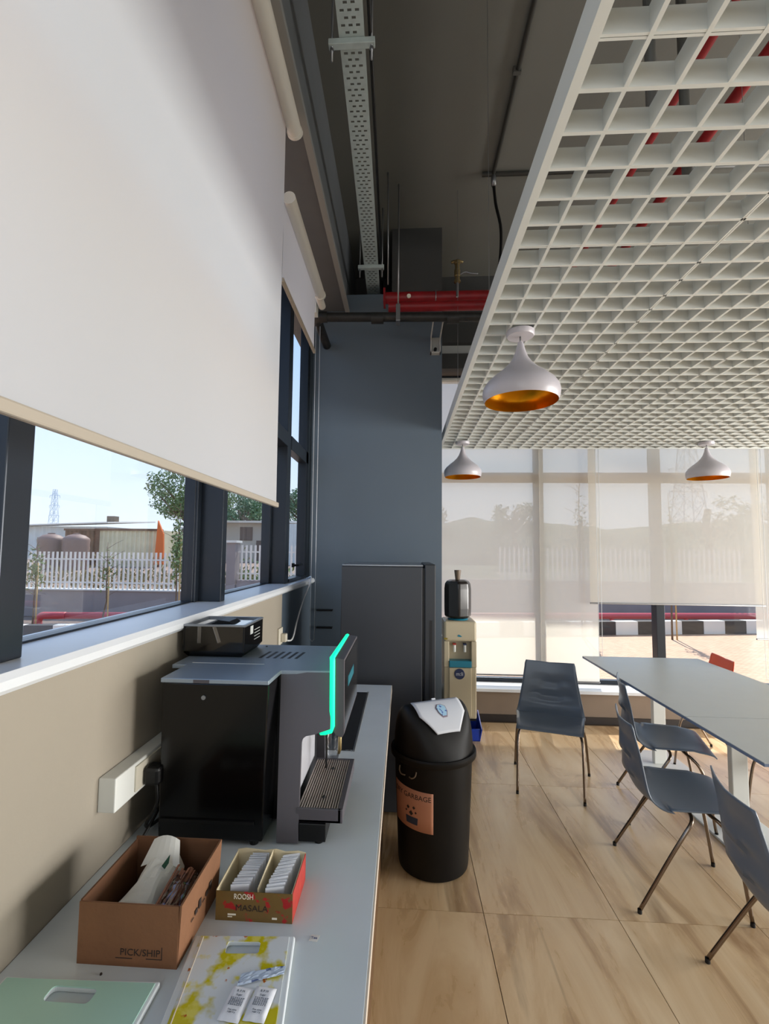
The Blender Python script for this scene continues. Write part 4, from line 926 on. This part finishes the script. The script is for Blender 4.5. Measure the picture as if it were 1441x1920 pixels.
x = -4.30
while x < -1.6: picket(x, .77, .93); x += .122
x = 2.9
while x < 9.8: picket(x, .77, .95, 14.5); x += .14
for z in (.62, 1.25): box(-11.7, 12.612, z, -4.66, 12.64, z+.04).build('rail', 'picket', fe)
for z in (.92, 1.5): box(-4.42, 12.612, z, -1.5, 12.64, z+.04).build('rail', 'picket', fe); box(2.8, 14.512, z, 9.9, 14.54, z+.04).build('rail', 'picket', fe)
# red guard pipe outside
rq = thing('guard_pipe', 'sun-bleached red pipe running low behind the kerb', 'pipe', (0, 12, GZ0))
pz = -.03
def rpY(x): return 11.0+(x+8.5)*.13
MB().tube(smoothpath([(-8.62, rpY(-8.6), GZ0), (-8.62, rpY(-8.6), pz-.10), (-8.55, rpY(-8.5), pz-.01), (-8.42, rpY(-8.4), pz), (-8.0, rpY(-8), pz)]), .085, 14).build('bend', 'redout', rq, smooth=True)
MB().tube([(-8.05, rpY(-8.05), pz), (12, rpY(12), pz)], .08, 14).build('pipe', 'redout', rq, smooth=True)
for x in (-6.2, -4, 3.4, 5.4, 7.4, 9.4): MB().tube([(x, rpY(x), pz), (x, rpY(x), GZ0)], .05, 10).build('post', 'redout', rq, smooth=True)
# saplings with stakes
def leaves(cx, cy, cz, rx, ry, rz, n, size, m_, name, parent=None, seed=0, lumps=0, hollow=.35):
    rnd = random.Random(seed); mb = MB(); L = []
    for _ in range(lumps):
        a = rnd.uniform(0, 2*PI); b = rnd.uniform(-1, 1); s = math.sqrt(1-b*b); L.append(Vector((cx+rx*.72*math.cos(a)*s, cy+ry*.72*math.sin(a)*s, cz+rz*.72*b)))
    for _ in range(n):
        a = rnd.uniform(0, 2*PI); b = rnd.uniform(-1, 1); s = math.sqrt(1-b*b); d = Vector((math.cos(a)*s, math.sin(a)*s, b))
        if L: c_ = rnd.choice(L); q_ = c_+Vector((d.x*rx, d.y*ry, d.z*rz*.8))*.38*rnd.uniform(hollow, 1)
        else: q_ = Vector((cx+d.x*rx, cy+d.y*ry, cz+d.z*rz))*1.0; q_ = Vector((cx, cy, cz))+(q_-Vector((cx, cy, cz)))*rnd.uniform(hollow, 1)
        u = Vector((rnd.gauss(0, 1), rnd.gauss(0, 1), rnd.gauss(0, 1))).normalized(); w_ = u.orthogonal().normalized(); sz = size*rnd.uniform(.6, 1.3)
        mb.add([q_-u*sz, q_+w_*sz*.45, q_+u*sz, q_-w_*sz*.45], [(0, 1, 2, 3)])
    return mb.build(name, m_, parent)
def sapling(x, y, h, label, dens, seed):
    t = thing('sapling', label, 'sapling', (x, y, GZ0)); rnd = random.Random(seed)
    pts = [(x+rnd.uniform(-.03, .03), y+rnd.uniform(-.03, .03), GZ0+h*k/6) for k in range(7)]
    tr = MB().tube(pts, [.022-.0027*k for k in range(7)], 8).build('trunk', 'bark', t, smooth=True)
    MB().tube([(x+.07, y, GZ0), (x+.05, y, GZ0+h*.72)], .016, 8).build('stake', 'stake', t, smooth=True)
    br_ = MB()
    for k in range(14):
        z = GZ0+h*rnd.uniform(.35, .95); a = rnd.uniform(0, 2*PI); l = rnd.uniform(.12, .42)
        br_.tube([(x, y, z), (x+l*.5*math.cos(a), y+l*.5*math.sin(a), z+l*.35), (x+l*math.cos(a), y+l*math.sin(a), z+l*.6)], [.007, .005, .003], 5)
    br_.build('branches', 'bark', t, kind='stuff')
    leaves(x, y, GZ0+h*.63, .19, .19, h*.30, dens, .05, 'leaf', 'foliage', t, seed, hollow=.1)['kind'] = 'stuff'
sapling(-8.45, 10.6, 2.1, 'young tree with a stake, leftmost in the left window', 160, 1)
sapling(-6.75, 10.6, 2.0, 'nearly bare young tree with a stake in front of the picket fence', 50, 2)
sapling(-5.05, 10.5, 2.9, 'leafy young tree with a stake in front of the picket fence', 420, 3)
sapling(3.95, 10.9, 3.6, 'young tree outside seen through the wide sheer blind', 260, 6)
sapling(5.9, 10.9, 3.2, 'young tree outside near the right pendant lamp, seen through the blind', 260, 8)
# bank and weeds behind the fence
struct(MB().prism([(12.76, GZ0), (12.81, .35), (15.5, .75), (40, .9), (75, .9), (75, GZ0)], 0, -60, .4).build('bank', 'soil'))
for nm, x0, x1, n_, m_, s_, lab in (('weeds', -12, -4.5, 2600, 'dry', 1, 'dry weeds growing behind the picket fence'), ('bushes', -5.2, -1.5, 1500, 'leaf', 2, 'green bushes behind the fence right of the pillar')):
    rnd = random.Random(s_); mb = MB()
    for _ in range(n_):
        q_ = Vector((rnd.uniform(x0, x1), rnd.uniform(13.2, 15.2), .4+abs(rnd.gauss(0, .32)))); u = Vector((rnd.gauss(0, .6), rnd.gauss(0, .6), 1)).normalized(); w_ = u.orthogonal().normalized(); sz = rnd.uniform(.04, .09)
        mb.add([q_-u*sz, q_+w_*sz*.4, q_+u*sz, q_-w_*sz*.4], [(0, 1, 2, 3)])
    tag(mb.build(nm, m_), lab, 'weeds' if nm == 'weeds' else 'bushes', kind='stuff')
# corrugated containers
def corrugated(x0, x1, y, z0, z1, m_, parent, amp=.05, pitch=.22, side=None):
    mb = MB(); n = int((x1-x0)/pitch*4); prof = []
    for k in range(n+1):
        x = x0+(x1-x0)*k/n; prof.append((x, y-(amp if (k % 4) in (1, 2) else 0)))
    mb.v = [Vector((a, b, z)) for z in (z0, z1) for a, b in prof]; m = len(prof); mb.f = [(k, k+1, m+k+1, m+k) for k in range(m-1)]; mb.m = [0]*len(mb.f)
    return mb.build('corrugated_panel', m_, parent)
c1 = thing('container', 'cream corrugated container with a rusty corner post', 'container', (-11.7, 21, GZ0))
corrugated(-13.2, -10.45, 20, .3, 2.36, 'creamc', c1, .05, .20); box(-13.2, 20.02, .3, -10.45, 22.4, 2.36).build('container_body', 'creamc', c1)
box(-13.32, 19.93, .3, -13.1, 20.1, 2.42).build('corner_post', 'rust', c1); box(-13.3, 19.9, 2.33, -10.35, 20.0, 2.42).build('top_rail', 'rust', c1); box(-10.5, 19.93, .3, -10.35, 20.1, 2.4).build('corner_post', 'rust', c1)
c2 = thing('container', 'rusty brown corrugated container left of the cream one', 'container', (-14, 21, GZ0))
corrugated(-15.0, -13.36, 20.4, .3, 2.36, 'rust', c2, .05, .20); box(-15.0, 20.42, .3, -13.36, 22.6, 2.36).build('container_body', 'rust', c2); box(-15.0, 20.3, 2.33, -13.34, 20.4, 2.42).build('top_rail', 'rust', c2)
for k, (x, lab) in enumerate(((-12.05, 'brown round water tank behind the fence, right one of two'), (-13.02, 'brown round water tank behind the fence, left one of two'))):
    tk = thing('water_tank', lab, 'tank', (x, 17, .6), 'water tanks')
    MB().lathe([(.43, 0), (.45, .1), (.43, .2), (.45, .3), (.43, .4), (.45, .5), (.43, .6), (.45, .7), (.43, .85), (.45, .95), (.43, 1.1), (.45, 1.25), (.42, 1.33), (.28, 1.43), (.1, 1.48), (0, 1.48)], (x, 17, .6), 28).build('tank_body', 'tank', tk, smooth='auto')
    MB().lathe([(.12, 0), (.12, .04), (0, .05)], (x, 17, 2.07), 16).build('tank_lid', 'tank', tk)
sh_ = thing('shed', 'white sheet metal shed with a pale roof on the far left', 'shed', (-21, 30, 0))
corrugated(-26, -18.6, 29.0, .4, 2.9, 'shedw', sh_, .06, .5); box(-26, 29.03, .4, -18.6, 34, 2.9).build('shed_body', 'shedw', sh_)
MB().add([(-26.3, 28.6, 2.85), (-18.3, 28.6, 3.15), (-18.3, 34.3, 3.5), (-26.3, 34.3, 3.2)], [(0, 1, 2, 3)]).build('roof', 'roofw', sh_, solid=.08)
box(-18.9, 29.4, 3.2, -18.4, 29.9, 3.6).build('roof_vent', 'bark', sh_)
hs = thing('house', 'pale single-storey house with brown windows beyond the fence', 'house', (-9, 28, 0))
box(-12.4, 28, .5, -6.4, 33, 3.25).build('house_wall', 'house', hs)
MB().add([(-12.8, 27.6, 3.2), (-6.0, 27.6, 3.2), (-6.0, 33, 3.5), (-12.8, 33, 3.5)], [(0, 1, 2, 3)]).build('roof', 'roofw', hs, solid=.12)
for x in (-9.7, -7.5, -11.6):
    w = box(x, 27.96, 2.1, x+.75, 28.0, 2.9).build('window', 'brownwin', hs); box(x+.05, 27.93, 2.15, x+.35, 27.97, 2.85).build('shutter', 'brownwin', w)
box(-8.7, 27.97, .9, -8.1, 28.01, 2.1).build('door', 'brownwin', hs)
hs2 = thing('warehouse', 'grey house with a white roof behind the big tree', 'house', (-14.5, 30, 0))
box(-14.2, 30, .5, -12.6, 33, 2.9).build('house_wall', 'wallg', hs2); MB().add([(-14.5, 29.7, 2.9), (-12.5, 29.7, 2.9), (-12.5, 33, 3.2), (-14.5, 33, 3.2)], [(0, 1, 2, 3)]).build('roof', 'roofw', hs2, solid=.1)
c3 = thing('container', 'white container glimpsed in the last narrow window pane', 'container', (-5, 24, 0))
corrugated(-6.2, -3.0, 24, .5, 2.9, 'shedw', c3, .05, .3); box(-6.2, 24.03, .5, -3.0, 28, 2.9).build('container_body', 'shedw', c3)
tag(MB().prism([(-10.35, .9), (-9.95, .9), (-10.0, 2.2), (-10.25, 2.75)], 1, 19.4, 19.5).build('orange_sheet', 'orangeout'), 'orange sheet standing at the end of the cream container', 'tarpaulin')
# big tree
def tree(x, y, z0, h, r, n, size, m_, label, seed, lumps=16, group=None, rz=None):
    t = thing('tree', label, 'tree', (x, y, z0), group); rnd = random.Random(seed)
    tk = MB().tube(smoothpath([(x, y, z0), (x+.1, y, z0+h*.25), (x-.05, y, z0+h*.5), (x+.05, y, z0+h*.8)]), .05*r+.05, 10); tk.build('trunk', 'bark', t, smooth=True)
    br_ = MB()
    for k in range(9):
        a = rnd.uniform(0, 2*PI); zz = z0+h*rnd.uniform(.35, .6); br_.tube([(x, y, zz), (x+r*.4*math.cos(a), y+r*.4*math.sin(a), zz+h*.14), (x+r*.7*math.cos(a), y+r*.7*math.sin(a), zz+h*.27)], [.05*r, .03*r, .015*r], 6)
    br_.build('branches', 'bark', t, kind='stuff')
    rz = rz or h*.34
    leaves(x, y, z0+h-rz, r, r, rz, n, size, m_, 'foliage', t, seed, lumps)['kind'] = 'stuff'
tree(-11.4, 25, .8, 5.6, 2.3, 7000, .085, 'leaf', 'large spreading tree behind the fence in the left window', 21, 26, rz=1.75)
labs = ['green tree on the slope above the pale house, left one', 'green tree on the slope above the pale house, right one', 'dark green tree above the pale house roof, behind the others', 'green tree seen in the narrow pane beside the column', 'tall green tree farthest right on the slope near the column']
for k, (x, y, h, r) in enumerate(((-19.0, 45, 6.0, 2.9), (-13.8, 42, 5.2, 2.7), (-20.5, 59, 8.6, 4.2), (-9.8, 47, 7.0, 2.9), (-10.5, 60, 8.4, 3.6))):
    tree(x, y, .9, h, r, 3200, .17, 'leaf2', labs[k], 30+k, 22, 'trees on the slope', rz=h*.42)
# hills behind the back windows
def hill(u, v):
    x = -3+70*u; y = 24+8*v; h_ = 2.9+.9*noise.noise(Vector((x*.12, 3, 0)))+.45*noise.noise(Vector((x*.6, 1, 0)))
    return (x, y+.5*noise.noise(Vector((x, v*4, 0))), .5+h_*math.sin(PI/2*min(1, v*1.4+.0)) if v > 0 else .3)
struct(MB().grid(hill, 220, 8).build('tree_belt', 'hill'))
struct(MB().prism([(14.7, GZ0), (14.7, .5), (24, .9), (24, GZ0)], 0, .4, 40).build('field', 'hill'))
for k, (x, y, h, r) in enumerate(((1.2, 21, 2.9, 1.2), (5.3, 23, 3.5, 1.1), (13.5, 22, 3.6, 1.8), (17.5, 23, 4.0, 2.0))):
    tree(x, y, .7, h, r, 1500, .10, 'leaf2', ['tree silhouette behind the sheer blind by the dispenser', 'tree silhouette behind the blind left of the chair', 'tree silhouette behind the wide blind, left one', 'tree silhouette behind the wide blind, right one'][k], 50+k, 12, 'trees behind the sheer blinds')
# pylons
def pylon(x, y, z0, h, w, label):
    t = thing('pylon', label, 'pylon', (x, y, z0)); mb = MB(); th = h*.004
    def lv_(z): f_ = z/h; ww = w*(1-.72*f_); return [Vector((x+sx*ww, y+sy*ww, z0+z)) for sx, sy in ((-1, -1), (1, -1), (1, 1), (-1, 1))]
    zs = [h*k/8 for k in range(9)]
    for a, b in zip(zs[:-1], zs[1:]):
        A_, B_ = lv_(a), lv_(b)
        for k in range(4):
            j = (k+1) % 4; mb.tube([A_[k], B_[k]], th, 4); mb.tube([A_[k], B_[j]], th*.6, 4); mb.tube([A_[j], B_[k]], th*.6, 4); mb.tube([B_[k], B_[j]], th*.6, 4)
    mb.build('lattice_tower', 'pylon', t)
    for f_ in (.58, .74, .90):
        z = z0+h*f_; a = MB(); L_ = w*1.15
        a.tube([(x-L_, y, z), (x+L_, y, z)], th, 4).tube([(x-L_, y, z), (x, y, z+h*.035), (x+L_, y, z)], th*.7, 4); a.build('cross_arm', 'pylon', t)
        for s in (-1, 1): MB().tube([(x+s*L_, y, z), (x+s*L_, y, z-h*.04)], th*.8, 4).build('insulator', 'pylon', t)
pylon(-114.5, 150, 0, 20.5, 1.5, 'hazy lattice electricity pylon on the left horizon')
pylon(22, 38, 0, 11, 1.2, 'electricity pylon faintly visible through the wide blind')
bpy.context.view_layer.update()
